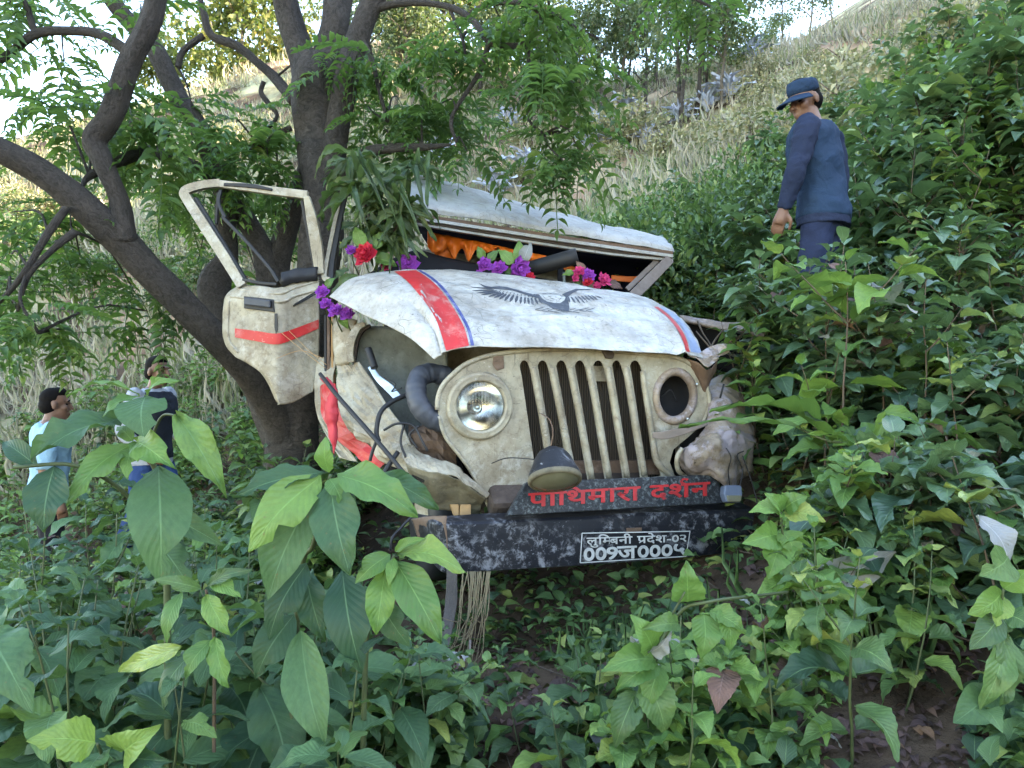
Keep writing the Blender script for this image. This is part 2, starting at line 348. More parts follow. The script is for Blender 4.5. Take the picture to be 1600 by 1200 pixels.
M['grass_green'] = leafm('green_grass', (.16, .22, .08), (.34, .40, .16), (.46, .45, .23), veins=False, obrand=False, rough=.65, trans=.25)
M['grass_wild'] = leafm('wild_grass_blade', (.05, .11, .03), (.13, .24, .06), (.26, .30, .12), veins=False, obrand=False, rough=.5, trans=.25)
M['agave'] = leafm('agave_leaf', (.30, .40, .40), (.46, .56, .56), (.3, .36, .34), veins=False, rough=.5, trans=.05)
M['stem'] = plain('green_stem', (.055, .075, .03), .6, n=.3)
M['stem_dry'] = plain('dry_root', (.16, .125, .07), .8, n=.4)
M['stem_brown'] = plain('brown_stem', (.085, .06, .04), .75, n=.4)
def barkm(name, dark, light, sc=1):
    t = NT(name); u = t.coord('UV', (5, 7*sc, 1)); a = t.noise(u, 3.2, 10, .78, 1.4); o = t.coord('Object'); b = t.noise(o, 3.5, 6); g = t.noise(o, 28, 5, .7)
    c = t.mix(t.ramp(a, (.40, 0), (.58, 1)), dark, light); c = t.mix(t.math('MULTIPLY', b, .5), c, tuple(x*1.5 for x in light)); c = t.mix(t.math('MULTIPLY', g, .45), c, dark)
    t.bump(t.mix(.35, t.ramp(a, (.35, 0), (.62, 1)), g), 1.0, .035); return t.fin(c, .85, 0, .25)
M['bark'] = barkm('tree_bark', (.024, .020, .018), (.135, .115, .100))
M['bark_pale'] = barkm('pale_bark', (.09, .075, .055), (.28, .24, .19))
def groundm():
    t = NT('hillside_soil'); o = t.coord(); a = t.noise(o, .35, 8, .6, .5); b = t.noise(o, 3.2, 8, .65); c_ = t.noise(o, 24, 6, .7)
    c = t.mix(t.ramp(a, (.35, 0), (.65, 1)), (.085, .052, .035), (.15, .10, .066)); c = t.mix(t.ramp(b, (.35, 0), (.7, 1)), c, (.045, .030, .021))
    gr = t.ramp(t.noise(o, .55, 6, .6), (.44, 0), (.6, 1)); far = t.attr('var'); c = t.mix(t.math('MULTIPLY', t.math('MULTIPLY', gr, far), .8), c, (.44, .43, .26))
    rd = t.ramp(t.noise(o, .22, 4, .5, .3), (.57, 0), (.66, 1)); c = t.mix(t.math('MULTIPLY', t.math('MULTIPLY', rd, far), .75), c, (.56, .36, .25))
    t.bump(t.mix(.5, b, c_), .8, .04); return t.fin(c, .92, 0, .15)
M['soil'] = groundm()
M['petal_purple'] = plain('purple_petals', (.30, .055, .42), .55, n=.55, sc=40)
M['petal_red'] = plain('red_petals', (.52, .02, .05), .55, n=.5, sc=40)
M['petal_pink'] = plain('pink_petals', (.60, .05, .20), .55, n=.5, sc=40)
M['skin'] = plain('skin', (.165, .085, .056), .5, n=.12, sc=20)
M['hair'] = plain('black_hair', (.006, .005, .005), .8, spec=.1, n=.4, sc=60)
def clothm(name, col, sc=11):
    t = NT(name); o = t.coord(); w = t.noise(o, sc, 4, .5, 1.2); f = t.noise(o, 160, 2); c = t.mix(w, tuple(x*.8 for x in col), tuple(x*1.15 for x in col))
    t.bump(t.mix(.15, w, f), .55, .03); return t.fin(c, .8, 0, .2)
M['uniform'] = clothm('navy_uniform', (.014, .034, .072)); M['uniform_dark'] = clothm('dark_navy_sleeve', (.014, .022, .050))
M['trousers_navy'] = clothm('navy_trousers', (.014, .022, .055)); M['shirt_blue'] = clothm('pale_blue_shirt', (.24, .40, .52))
M['jeans'] = clothm('blue_jeans', (.035, .075, .22)); M['shirt_white'] = clothm('light_grey_shirt', (.38, .40, .45)); M['vest'] = clothm('dark_vest', (.02, .025, .04)); M['dark_trouser'] = clothm('black_trousers', (.012, .012, .016))

# ------------------------------------------------------------------ terrain
def sst(a, b, x): t = min(1, max(0, (x-a)/(b-a))); return t*t*(3-2*t)
def ridge(x): return 25+5*sst(-3, 6, x)+55*sst(4.5, 15, x)
def hz(x, y):
    yr = ridge(x); ye = min(y, yr)
    xr = min(x, 60)
    z = .30*max(x, -40)+.20*(ye-2)+.25 if x < 60 else .30*60+.20*(ye-2)+.25
    z += .35*max(xr-.9, 0)*sst(3.4, 5.0, ye if x < 6 else 5)
    z -= .28*math.exp(-((x-.45)**2/.55+(y-3.55)**2/.35))
    w = np.interp(x, [-3, 3, 13], [1, .5, .08]); g = max(ye-6.2, 0); z += .56*w*(g-1.2*(1-math.exp(-g/1.2)))
    z -= .28*max(y-yr, 0)
    z += .5*math.exp(-((x-.2)**2/1.2+(y-6.3)**2/1.6))
    return z
def ground(x, y):
    q = Vector((x*.7, y*.7, 3)); d = .5*(1-sst(4, 9, y))+1.4*sst(6, 14, y)
    z = hz(x, y)+.10*d*noise.noise(q)+.05*noise.noise(q*3.1)+.018*noise.noise(q*9)
    st = sst(9, 14, y); z += st*.35*(noise.noise(Vector((x*.16, y*.5, 0)))+.5*abs(noise.noise(Vector((x*.3, y*.9, 7)))))
    return z
def build_ground():
    xs = np.concatenate([-np.geomspace(200, 9, 26)[:-1], np.linspace(-9, 9, 150), np.geomspace(9, 200, 34)[1:]])
    ys = np.concatenate([-np.geomspace(120, 2, 16)[:-1], np.linspace(-2, 10, 110), np.geomspace(10, 36, 80)[1:], np.geomspace(36, 300, 18)[1:]])
    nx, ny = len(xs), len(ys); vs = [(x, y, ground(x, y)) for y in ys for x in xs]
    fs = [(j*nx+i, j*nx+i+1, (j+1)*nx+i+1, (j+1)*nx+i) for j in range(ny-1) for i in range(nx-1)]
    var = [sst(7.5, 11, y) for y in ys for x in xs]
    o = addob('ground', mesh('ground', vs, fs, None, var), M['soil']); tag(o, 'bare brown soil hillside rising to the right and behind the jeep', kind='structure'); return o
build_ground()

# ------------------------------------------------------------------ leaves and plant builders
def prof(kind, v):
    if kind == 'elliptic': return math.sin(math.pi*min(1, v**.92))**.85*(1-.25*v)*1.12
    if kind in ('ovate', 'serrate'): return math.sin(math.pi*v**.62)**.9*(1-.15*v)*1.08
    if kind == 'lance': return math.sin(math.pi*v**.8)**.7*(1-.35*v)*1.2
    if kind == 'blade': return (1-v)**.55*min(1, v*8+.3)
    return math.sin(math.pi*v)
def leaf_geo(kind, nl, nw, fold=.18, arch=.12, seed=0, wav=.02):
    vs, fs, uv = [], [], []; bow = .05*noise.noise(Vector((seed*3.1, 1, 2)))
    for j in range(nl+1):
        v = j/nl; w = max(.5*prof(kind, v), .012 if j in (0, nl) else 0)
        if kind == 'serrate': w *= 1+.09*(j % 2)
        nk = 1-.75*max(0, 1-abs(v-.3-.5*((seed*.37) % 1))/.09) if nw == 4 and seed % 3 == 2 else 1
        for i in range(nw+1):
            u = i/nw*2-1; x = u*w*(nk if (u < 0) == (seed % 2 == 0) else 1)+bow*math.sin(math.pi*v)
            z = fold*abs(u)*w*2*.5+arch*math.sin(math.pi*v)*(1+.3*math.sin(2*v))+wav*noise.noise(Vector((u*2.2+seed*7, v*5, seed)))*abs(u)*2
            vs.append((x, v, z)); uv.append((u*.5+.5, v))
    k = nw+1
    for j in range(nl):
        for i in range(nw): fs.append((j*k+i, j*k+i+1, (j+1)*k+i+1, (j+1)*k+i))
    return vs, fs, uv
HERO = {}
for kind, n in (('elliptic', 8), ('ovate', 8), ('serrate', 7), ('lance', 5), ('blade', 4)):
    HERO[kind] = []
    for s in range(n):
        nl = {'serrate': 16, 'blade': 12}.get(kind, 14)
        v, f, u = leaf_geo(kind, nl, 4, fold=.05+.32*random.random(), arch=(.06+.13*random.random())*(1.6 if kind == 'lance' else 1), seed=s+1, wav=.05+.07*random.random())
        HERO[kind].append(mesh(kind+'_leaf', v, f, u))
HM = {}
def hero(kind, mat):
    k = (kind, mat)
    if k not in HM:
        HM[k] = []
        for m in HERO[kind]:
            c = m.copy(); c.materials.append(M[mat]); HM[k].append(c)
    return random.choice(HM[k])
def leaf_mat(base, d, nrm, length, width):
    d = Vector(d).normalized(); nrm = Vector(nrm); n = nrm-d*nrm.dot(d)
    if n.length < 1e-3: n = Vector((1, .3, .2))-d*Vector((1, .3, .2)).dot(d)
    n.normalize(); s = d.cross(n); m = Matrix.Identity(4)
    for i, (v, k) in enumerate(((s, width), (d, length), (n, length))):
        for r in range(3): m[r][i] = v[r]*k
    m.translation = base; return m
def leaf_ob(parent, kind, mat, m, name='leaf'):
    if mat in ('leaf_weed', 'leaf_thicket', 'leaf_bright') and random.random() < .09: mat = random.choice(('leaf_young', 'leaf_young', 'leaf_pale', 'leaf_dead'))
    o = bpy.data.objects.new(name, hero(kind, mat)); COL.objects.link(o); o.parent = parent
    o.matrix_local = m; return o
LOW = {}
for kind, nl in (('elliptic', 4), ('ovate', 4), ('lance', 4), ('blade', 3), ('pin', 4)):
    LOW[kind] = []
    for s in range(4):
        v, f, u = leaf_geo('lance' if kind == 'pin' else kind, nl, 2, .2, .10+.12*random.random(), s, .04)
        LOW[kind].append((np.array(v), f, u))
class Fol:
    """leaves too many to pick apart, joined into one mesh"""
    def __init__(s): s.v, s.f, s.u, s.r, s.n = [], [], [], [], 0
    def add(s, kind, m, var=None):
        v, f, u = random.choice(LOW[kind]); a = np.array(m)
        s.v.append(v@a[:3, :3].T+a[:3, 3]); s.f += [tuple(i+s.n for i in q) for q in f]; s.u += u
        s.r.append(np.full(len(v), random.random() if var is None else var)); s.n += len(v)
    def build(s, name, mat, parent=None, world=True):
        return addob(name, mesh(name, np.vstack(s.v), s.f, s.u, np.concatenate(s.r)), mat, parent, world)
    def me(s, name, mat):
        m = mesh(name, np.vstack(s.v), s.f, s.u, np.concatenate(s.r)); m.materials.append(mat); return m
def rv(s=1.0): return Vector((random.gauss(0, s), random.gauss(0, s), random.gauss(0, s)))
def weed(H, L, nodes, lean=.15, ar=.55, droop=.35, bare=.3, pairs=2, branch=0):
    """a leafy plant: returns stems [(pts,radii)] and leaf matrices, base at origin"""
    stems, leaves = [], []
    def axis(p0, d0, h, L, nodes, bare, r0):
        d = Vector(d0).normalized(); p = Vector(p0); pts = [p.copy()]; n = nodes+2; ph = random.random()*6
        for i in range(n):
            d = (d+rv(.05)+Vector((0, 0, .04))).normalized(); p = p+d*(h/n); pts.append(p.copy())
        rad = [r0*.7*(1-.75*i/n) for i in range(n+1)]; stems.append((pts, rad))
        for i in range(1, n+1):
            t = i/n
            if t < bare: continue
            ph += math.pi/2+random.uniform(-.3, .3)
            sc = (1.15-.75*max(0, t-.55)/.45) if t > .55 else .75+.4*t/.55
            for k in range(pairs):
                a = ph+2*math.pi*k/pairs+random.uniform(-.25, .25)
                el = (-droop+.9*max(0, t-.6)*2)+random.uniform(-.3, .25)
                dd = Vector((math.cos(a)*math.cos(el), math.sin(a)*math.cos(el), math.sin(el)))
                l = L*sc*random.uniform(.75, 1.2); b = pts[i]+dd*l*.12
                leaves.append(leaf_mat(b, dd, Vector((0, 0, 1))+rv(.22)+d*.2, l, l*ar*random.uniform(.85, 1.15)))
        return pts
    pts = axis((0, 0, 0), (random.gauss(0, lean), random.gauss(0, lean), 1), H, L, nodes, bare, .004+.006*H)
    for b in range(branch):
        i = random.randint(1, max(1, len(pts)-3)); a = random.random()*6.28
        axis(pts[i], (math.cos(a), math.sin(a), .9), H*random.uniform(.35, .6)*(1-i/len(pts)*.5), L*.85, max(2, nodes//2+1), .25, .003+.003*H)
    return stems, leaves
def stem_mesh(stems, mat, sides=5):
    V_, F_, U_ = [], [], []
    for pts, rad in stems:
        v, f, u = tube_geo(pts, rad, sides, base=len(V_)); V_ += v; F_ += f; U_ += u
    m = mesh('stem', V_, F_, U_); m.materials.append(M[mat]); return m
def leafy_plant(name, loc, label, cat, group, kind, mat, stemmat='stem', **k):
    """near plant: every leaf an object of its own"""
    stems, leaves = weed(**k); e = empty(name, loc, label, cat, group); e.rotation_euler[2] = random.random()*6.28
    o = addob('stem', stem_mesh(stems, stemmat), None, e, False)
    for m in leaves: leaf_ob(e, kind, mat, m)
    return e
def mass_proto(kind, mat, stemmat='stem_brown', **k):
    stems, leaves = weed(**k); f = Fol()
    for m in leaves: f.add(kind, m)
    return stem_mesh(stems, stemmat, 4), f.me('foliage', M[mat])
def mass_plant(name, proto, loc, sc, label, cat, group, rot=None):
    e = empty(name, loc, label, cat, group); e.rotation_euler[2] = random.random()*6.28 if rot is None else rot; e.scale = (sc, sc, sc)
    a = bpy.data.objects.new('stem', proto[0]); b = bpy.data.objects.new('foliage', proto[1]); b['kind'] = 'stuff'
    for o in (a, b): COL.objects.link(o); o.parent = e
    return e

# ------------------------------------------------------------------ far hillside: grass, scrub, agaves, trees
def in_frame(x, y, z, m=120):
    if y < .5: return False
    a, b = proj((x, y, z)); return -m < a < 1600+m and -m < b < 1200+m
def blades(n, ylo, yhi, hh, ww, per, mat, name, label, test=None, spread=.10):
    f = Fol()
    for _ in range(n):
        y = ylo*(yhi/ylo)**random.random(); x = random.uniform(-.95, .95)*y
        z = ground(x, y)
        if not in_frame(x, y, z+.3, 420) or (test and not test(x, y)): continue
        v = noise.noise(Vector((x*.35, y*.35, 2)))*.5+.5; h = hh*random.uniform(.6, 1.3)*(.7+.6*v); s = 1+max(0, y-10)*.045
        for k in range(per):
            a = random.random()*6.28; t = random.uniform(.1, .75)
            d = Vector((math.cos(a)*t, math.sin(a)*t, 1)); b = Vector((x+random.gauss(0, spread), y+random.gauss(0, spread), z-.02))
            f.add('blade', leaf_mat(b, d, Vector((math.cos(a), math.sin(a), -.3)), h*random.uniform(.6, 1.2), ww*s), min(.99, max(0, v*.6+random.random()*.4)))
    o = f.build(name, M[mat]); tag(o, label, 'grass', kind='stuff')
def not_thick(x, y): return not (x > .15*y and y < 9)
blades(3900, 8.0, 34, .42, .017, 8, 'grass_dry', 'dry_grass', 'pale dry grass covering the hillside behind the tree', not_thick)
blades(4400, 7.5, 30, .30, .018, 7, 'grass_green', 'green_grass', 'short green grass between the dry tufts on the hillside', not_thick)
def bush_mesh(n, L, flat=.75, kind='ovate', mat='leaf_scrub', shell=.55):
    f = Fol(); lob = [(rv(.45), random.uniform(.35, .6)) for _ in range(9)]
    for _ in range(n):
        c, r = random.choice(lob); d = rv().normalized(); p = Vector((c.x, c.y, abs(c.z)*.8+.35))+d*r*random.uniform(shell, 1)
        p.z = max(.03, p.z*flat); dd = (d+rv(.5)).normalized()
        f.add(kind, leaf_mat(p, dd, Vector((0, 0, 1))+rv(.4)+d*.5, L*random.uniform(.6, 1.3), L*.5))
    return f.me('foliage', M[mat])
SCRUB = [bush_mesh(650, .13), bush_mesh(650, .11, .6), bush_mesh(600, .12, .9, 'ovate', 'leaf_far'), bush_mesh(700, .14, .7, 'ovate', 'leaf_hedge')]
def simple_stem(h, r, n=3):
    return stem_mesh([([(random.gauss(0, .02), random.gauss(0, .02), 0), (random.gauss(0, .1), random.gauss(0, .1), h*.5), (random.gauss(0, .25), random.gauss(0, .25), h)], [r, r*.7, r*.3]) for _ in range(n)], 'stem_brown')
SST = simple_stem(.8, .03)
def bush(px, py, Y, s, k, label, group, name='hillside_bush'):
    p = P(px, py, Y); x, y = p.x, p.y
    # slide along the ray to the ground
    best = min(np.linspace(7, 40, 240), key=lambda yy: abs(ground((px-800)/F*yy, yy)-(CZ-(py-600)/F*yy))) if Y is None else Y
    x, y = (px-800)/F*best, best; e = empty(name, (x, y, ground(x, y)-.04), label, 'bush', group); e.rotation_euler[2] = random.random()*6.28
    e.scale = (s*random.uniform(.9, 1.3), s*random.uniform(.9, 1.3), s*random.uniform(.7, 1.05))
    for nm, me in (('stem', SST), ('foliage', SCRUB[k])):
        o = bpy.data.objects.new(nm, me); COL.objects.link(o); o.parent = e
        if nm == 'foliage': o['kind'] = 'stuff'
    return e
def ray_ground(px, py, lo=5, hi=60):
    prev = None
    for yy in np.linspace(lo, hi, 420):
        d = ground((px-800)/F*yy, yy)-(CZ-(py-600)/F*yy)
        if d >= 0: return (px-800)/F*yy, yy
    return None
def hill_place(px): return 'on the hillside left of the trunk' if px < 480 else 'on the slope between trunk and jeep roof' if px < 720 else 'on the slope above the jeep roof' if px < 1150 else 'high on the slope behind the policeman'
for i in range(125):
    px = random.uniform(-40, 1640); py = random.uniform(60, 330) if px > 500 else random.uniform(210, 500)
    q = ray_ground(px, py, 8)
    if not q: continue
    k = random.choices(range(4), [5, 5, 2, 3])[0]
    s = random.uniform(.35, .85)
    e = bush(px, py, q[1], s, k, ('low olive bush in dry grass ' if k < 2 else 'small dark green bush ')+hill_place(px), ('olive bushes ' if k < 2 else 'dark bushes ')+hill_place(px))
def agave_mesh():
    V_, F_, vr = [], [], []
    for i in range(26):
        a = i*2.4; el = .25+1.15*(i/26); d = Vector((math.cos(a)*math.cos(el), math.sin(a)*math.cos(el), math.sin(el)))
        v, f, u = leaf_geo('lance', 5, 2, .5, .08, i); m = np.array(leaf_mat((0, 0, .05), d, Vector((0, 0, 1))-d*.2, .55*random.uniform(.8, 1.1), .10))
        V_.append(m)
    return V_
def agave(px, py, s, label):
    q = ray_ground(px, py, 8)
    if not q: return
    e = empty('agave', (q[0], q[1], ground(*q)), label, 'agave', 'agaves on the hillside'); s *= 1.35; e.scale = (s, s, s); e.rotation_euler[2] = random.random()*6
    for m in AG: leaf_ob(e, 'lance', 'agave', Matrix([list(r) for r in m]))
AG = agave_mesh()
for px, py, s, lb in ((940, 225, .9, 'large blue green agave in the grass above the jeep roof'), (978, 200, 1.0, 'blue green agave rosette right of the largest agave'), (925, 245, .7, 'small blue agave just below the large agave'),
                      (1105, 178, .7, 'blue agave on the slope left of the policeman'), (1172, 110, 1.1, 'wide blue agave below the forked pale tree'), (1140, 165, .8, 'agave beside the forked pale tree on the slope'),
                      (826, 280, .8, 'lone pale blue agave below the hanging leaf cluster'), (792, 210, .8, 'agave at the foot of the slim grey tree'), (688, 262, .8, 'agave partly behind the hanging twig above the roof'),
                      (775, 315, .7, 'agave just over the roof ridge of the jeep'), (1060, 200, .6, 'small agave on the bare reddish patch of slope'), (1010, 235, .6, 'agave low on the slope right of the rosettes')):
    agave(px, py, s, lb)
def tree_mesh(h, spread, n, L, mat, bare=.4, bark='bark_pale', r=.10, forks=5, lump=.55):
    stems, f = [], Fol(); ends = []
    p = Vector((0, 0, -.2)); pts = [p.copy()]; d = Vector((random.gauss(0, .08), random.gauss(0, .08), 1))
    for i in range(7):
        d = (d+Vector((random.gauss(0, .1), random.gauss(0, .1), .1))).normalized(); p = p+d*h*.9/7; pts.append(p.copy())
    stems.append((pts, [r*(1-.11*i) for i in range(8)]))
    for k in range(forks):
        i = random.randint(int(7*bare), 6); a = random.random()*6.28; q = pts[i].copy(); l = spread*random.uniform(.6, 1.1); b = [q.copy()]; dd = Vector((math.cos(a), math.sin(a), random.uniform(.4, 1.2))).normalized()
        for j in range(4): dd = (dd+rv(.15)).normalized(); q = q+dd*l/4; b.append(q.copy())
        stems.append((b, [r*.5*(1-.2*j) for j in range(5)])); ends += b[2:]
    ends += pts[4:]
    cl = [(random.choice(ends)+rv(.22*spread), spread*random.uniform(.22, .42)) for _ in range(26)]
    for _ in range(n):
        c, rr = random.choice(cl); dv = rv().normalized(); q = c+Vector((dv.x, dv.y, dv.z*.7))*rr*random.random()**.5
        f.add('ovate', leaf_mat(q, (dv+rv(.6)+Vector((0, 0, -.5))).normalized(), Vector((0, 0, 1))+rv(.6), L*random.uniform(.6, 1.4), L*.5))
    return stem_mesh(stems, bark, 6), f.me('crown', M[mat])
FAR = [tree_mesh(6, 1.7, 900, .20, 'leaf_far', .45, 'bark_pale', .085), tree_mesh(7, 1.5, 850, .19, 'leaf_far', .5, 'bark', .08), tree_mesh(5, 1.9, 950, .20, 'leaf_far', .35, 'bark', .09)]
GOLD = [tree_mesh(8, 2.0, 2200, .24, 'leaf_gold', .3, 'bark_pale', .11, 8), tree_mesh(7, 1.8, 2000, .24, 'leaf_gold', .3, 'bark_pale', .1, 8)]
PALE = tree_mesh(3.6, 1.2, 420, .18, 'leaf_gold', .45, 'bark_pale', .085, 5)
def tree(name, me, px, Y, s, label, group, sink=0):
    x = (px-800)/F*Y; e = empty(name, (x, Y, ground(x, Y)-sink), label, 'tree', group); e.rotation_euler[2] = random.random()*6.28; e.scale = (s, s, s*random.uniform(.9, 1.1))
    t = bpy.data.objects.new('trunk', me[0]); c = bpy.data.objects.new('crown', me[1]); c['kind'] = 'stuff'
    for o in (t, c): COL.objects.link(o); o.parent = e
for i in range(38):
    px = 565+i*15.5+random.uniform(-12, 12); py = random.uniform(95, 190)+(35 if px > 830 else 10); q = ray_ground(px, py, 9)
    if not q: continue
    tree('hillside_tree', random.choice(FAR), px, q[1], random.uniform(.5, .8)*min(1, q[1]/18), *(('slim dark green tree in the grove above the jeep roof', 'grove above the jeep roof') if px > 760 else ('slim tree on the ridge between the trunk and the grove', 'trees between trunk and grove')))
for i in range(9):
    tree('hillside_tree', random.choice(FAR), random.uniform(1150, 1600), random.uniform(36, 48), random.uniform(.6, .9), 'small tree high on the slope behind the policeman', 'trees high on the right slope')
for i, (px, Y, s) in enumerate(((345, 30, 1.35), (295, 31, 1.1), (395, 33, 1.1), (430, 29, .75), (455, 32, .8), (165, 31, .5), (250, 34, .7), (60, 30, .45), (600, 31, .9), (660, 33, .8), (545, 30, .6))):
    tree('sunlit_tree', GOLD[i % 2], px, Y, s, 'sunlit yellow green tree on the ridge behind the leaning branches', 'sunlit trees on the ridge', .5)
tree('forked_tree', PALE, 1115, ray_ground(1115, 140, 9)[1], .62, 'pale forked tree with few leaves standing on the slope left of the policeman', None)

# ------------------------------------------------------------------ the big multi-stemmed tree beside the jeep
tb = P(455, 720, 5.0); tb.z = ground(tb.x, tb.y)-.1
TREE = empty('multi_stemmed_tree', tb, 'grey barked tree with several leaning stems and feathery leaves beside the jeep', 'tree')
def limb(name, lst, n=None, sides=12, wob=.16, mat='bark'):
    pts = [P(a, b, c) for a, b, c, r in lst]; rad = [r/F*c for a, b, c, r in lst]
    return tube(name, pts, rad, M[mat], TREE, sides, n or len(lst)*7, wob)
limb('trunk', [(450, 860, 5.0, 56), (455, 740, 5.0, 44), (462, 640, 5.0, 38), (482, 520, 5.0, 37), (500, 400, 5.0, 33), (505, 300, 5.0, 31), (497, 200, 5.0, 36), (490, 130, 5.0, 36), (484, 90, 5.0, 28)], sides=20)
limb('limb', [(484, 140, 5.0, 26), (470, 90, 5.0, 20), (450, 30, 4.98, 17), (435, -30, 4.95, 16), (420, -90, 4.9, 14)])
limb('limb', [(500, 150, 5.0, 28), (512, 90, 5.05, 24), (522, 40, 5.05, 22), (530, -20, 5.1, 21), (540, -90, 5.1, 18)], sides=16)
limb('limb', [(512, 300, 4.98, 22), (522, 230, 4.92, 20), (530, 180, 4.9, 20), (545, 110, 4.9, 19), (562, 50, 4.9, 18), (590, -10, 4.9, 17), (620, -70, 4.9, 14)], sides=14)
limb('limb', [(480, 80, 5.1, 10), (468, 40, 5.12, 9), (455, -10, 5.15, 8), (450, -60, 5.2, 7)])
limb('limb', [(455, 660, 5.2, 28), (432, 520, 5.3, 27), (426, 440, 5.35, 27), (440, 388, 5.35, 19), (460, 325, 5.35, 16), (482, 255, 5.4, 13), (500, 200, 5.5, 10)])
limb('limb', [(426, 450, 5.3, 24), (408, 385, 5.3, 17), (378, 335, 5.3, 16), (345, 275, 5.25, 16), (310, 200, 5.2, 15), (277, 150, 5.2, 15), (240, 75, 5.15, 15), (187, 17, 5.1, 13), (150, -40, 5.0, 11)])
limb('limb', [(345, 270, 5.25, 12), (352, 340, 5.2, 15), (355, 400, 5.2, 17), (336, 445, 5.2, 26), (348, 500, 5.2, 22), (400, 600, 5.2, 22), (440, 700, 5.1, 26)])
limb('limb', [(-560, 60, 3.3, 7), (-330, 120, 3.45, 11), (-90, 200, 3.7, 17), (0, 235, 3.8, 20), (75, 278, 3.9, 21), (165, 352, 4.05, 24), (230, 420, 4.2, 24), (310, 500, 4.4, 23), (370, 562, 4.6, 22), (425, 640, 4.85, 26), (450, 720, 5.0, 28)], sides=16)
limb('limb', [(190, 375, 4.1, 22), (184, 310, 4.05, 15), (160, 250, 4.0, 16), (148, 218, 4.0, 18), (172, 180, 4.0, 16), (200, 105, 4.0, 16), (232, 40, 4.0, 16), (248, -30, 4.0, 14)], sides=14, wob=.35)
BR = [
 [(-20, 110, 4.4, 5), (20, 80, 4.4, 6), (55, 54, 4.4, 7), (100, 48, 4.4, 7), (160, 55, 4.4, 8), (208, 88, 4.3, 9)],
 [(55, 54, 4.4, 5), (45, 20, 4.4, 5), (35, -20, 4.4, 5)],
 [(340, 280, 5.2, 11), (310, 262, 5.0, 10), (277, 250, 4.8, 9), (233, 238, 4.6, 10), (190, 250, 4.3, 9), (140, 275, 4.1, 6), (128, 292, 4.0, 3)],
 [(460, 158, 5.0, 10), (430, 122, 5.1, 8), (405, 100, 5.1, 7), (370, 72, 5.1, 7), (330, 55, 5.1, 6), (318, 20, 5.1, 5), (308, -20, 5.1, 4)],
 [(278, 105, 5.1, 5), (286, 80, 5.1, 5), (318, 55, 5.1, 5)],
 [(412, 128, 5.1, 4), (408, 145, 5.1, 4), (422, 165, 5.1, 4), (432, 184, 5.1, 3), (400, 222, 5.1, 3)],
 [(104, 325, 3.9, 6), (75, 365, 3.85, 6), (45, 415, 3.8, 5), (15, 455, 3.8, 4), (-20, 490, 3.8, 3)],
 [(118, 362, 3.9, 6), (85, 388, 3.85, 5), (45, 430, 3.8, 4), (28, 485, 3.8, 2.5)],
 [(560, 22, 4.9, 9), (620, 6, 4.85, 6), (690, 8, 4.7, 5), (735, 28, 4.6, 5), (765, 65, 4.5, 5), (800, 72, 4.5, 5), (828, 66, 4.5, 4)],
 [(735, 20, 4.6, 4), (770, 6, 4.6, 4), (830, 10, 4.5, 3), (865, 75, 4.5, 2)],
 [(765, 66, 4.5, 4), (748, 115, 4.5, 4), (712, 170, 4.5, 3), (705, 195, 4.5, 3), (713, 222, 4.5, 2)],
 [(826, 68, 4.5, 3), (826, 130, 4.5, 2.5), (826, 185, 4.5, 2), (850, 210, 4.5, 2)],
 [(535, 300, 5.0, 14), (552, 260, 4.9, 10), (575, 238, 4.8, 9), (610, 231, 4.7, 8), (660, 230, 4.6, 6), (705, 226, 4.55, 2)],
 [(560, 55, 4.9, 6), (580, 90, 4.8, 4), (592, 140, 4.75, 3), (606, 190, 4.7, 3)],
 [(700, 8, 4.7, 3), (722, 60, 4.6, 2.5), (728, 95, 4.6, 2)],
 [(455, 200, 5.0, 5), (430, 210, 5.0, 4), (405, 235, 5.0, 3)],
 [(40, 430, 3.8, 3), (32, 470, 3.7, 2.5), (60, 520, 3.7, 2)],
 [(860, 20, 4.5, 3), (905, 45, 4.5, 2), (935, 60, 4.5, 2)], [(1060, -20, 4.2, 3), (1090, 0, 4.2, 2.5), (1110, 10, 4.2, 2)],
]
for b in BR: limb('branch', b, sides=8, wob=.2)
# pinnate leaves: rachis with pairs of leaflets
def pinnate(n=7, droop=.35, seed=0):
    random.seed(100+seed); f = Fol(); pts = []
    for i in range(n+2):
        t = i/(n+1); pts.append(Vector((.03*math.sin(t*3+seed), t, -droop*t*t)))
    for i in range(2, n+2):
        t = i/(n+1); L = .33*math.sin(math.pi*(.18+.72*t))**.6
        for s in (-1, 1):
            d = Vector((s*1.0, .42+.25*t, -.12-.3*random.random())).normalized()
            f.add('pin', leaf_mat(pts[i]+d*.01, d, Vector((s*.15, 0, 1))+rv(.12), L*random.uniform(.85, 1.1), L*.32), random.random()*.45)
    f.add('pin', leaf_mat(pts[-1], (0, 1, -.6), (0, 0, 1), .2, .07), .3)
    v, q, u = tube_geo(pts, [.008]*len(pts), 3); f.v.append(np.array([list(a) for a in v])); f.f += [tuple(i+f.n for i in z) for z in q]; f.u += u; f.r.append(np.full(len(v), .5)); f.n += len(v)
    return f.me('leaf', M['leaf_tree'])
PIN = [pinnate(random.randint(6, 8), .15+.14*s, s) for s in range(5)]
random.seed(21)
CL = []   # px, py, depth, leaves, spread px, leaf length m
def cl(px, py, Y, n=8, sp=22, L=.36): CL.append((px, py, Y, n, sp, L))
for px, py in ((15, 20), (60, 8), (110, 20), (20, 90), (75, 80), (130, 95), (60, 135), (115, 140), (170, 130), (25, 165), (85, 180), (140, 185), (190, 165), (215, 195), (60, 215), (130, 222), (250, 170), (265, 215), (225, 225), (20, 205), (170, 210), (100, 110), (155, 60)):
    cl(px, py, random.uniform(4.2, 5.6), 9, 26)
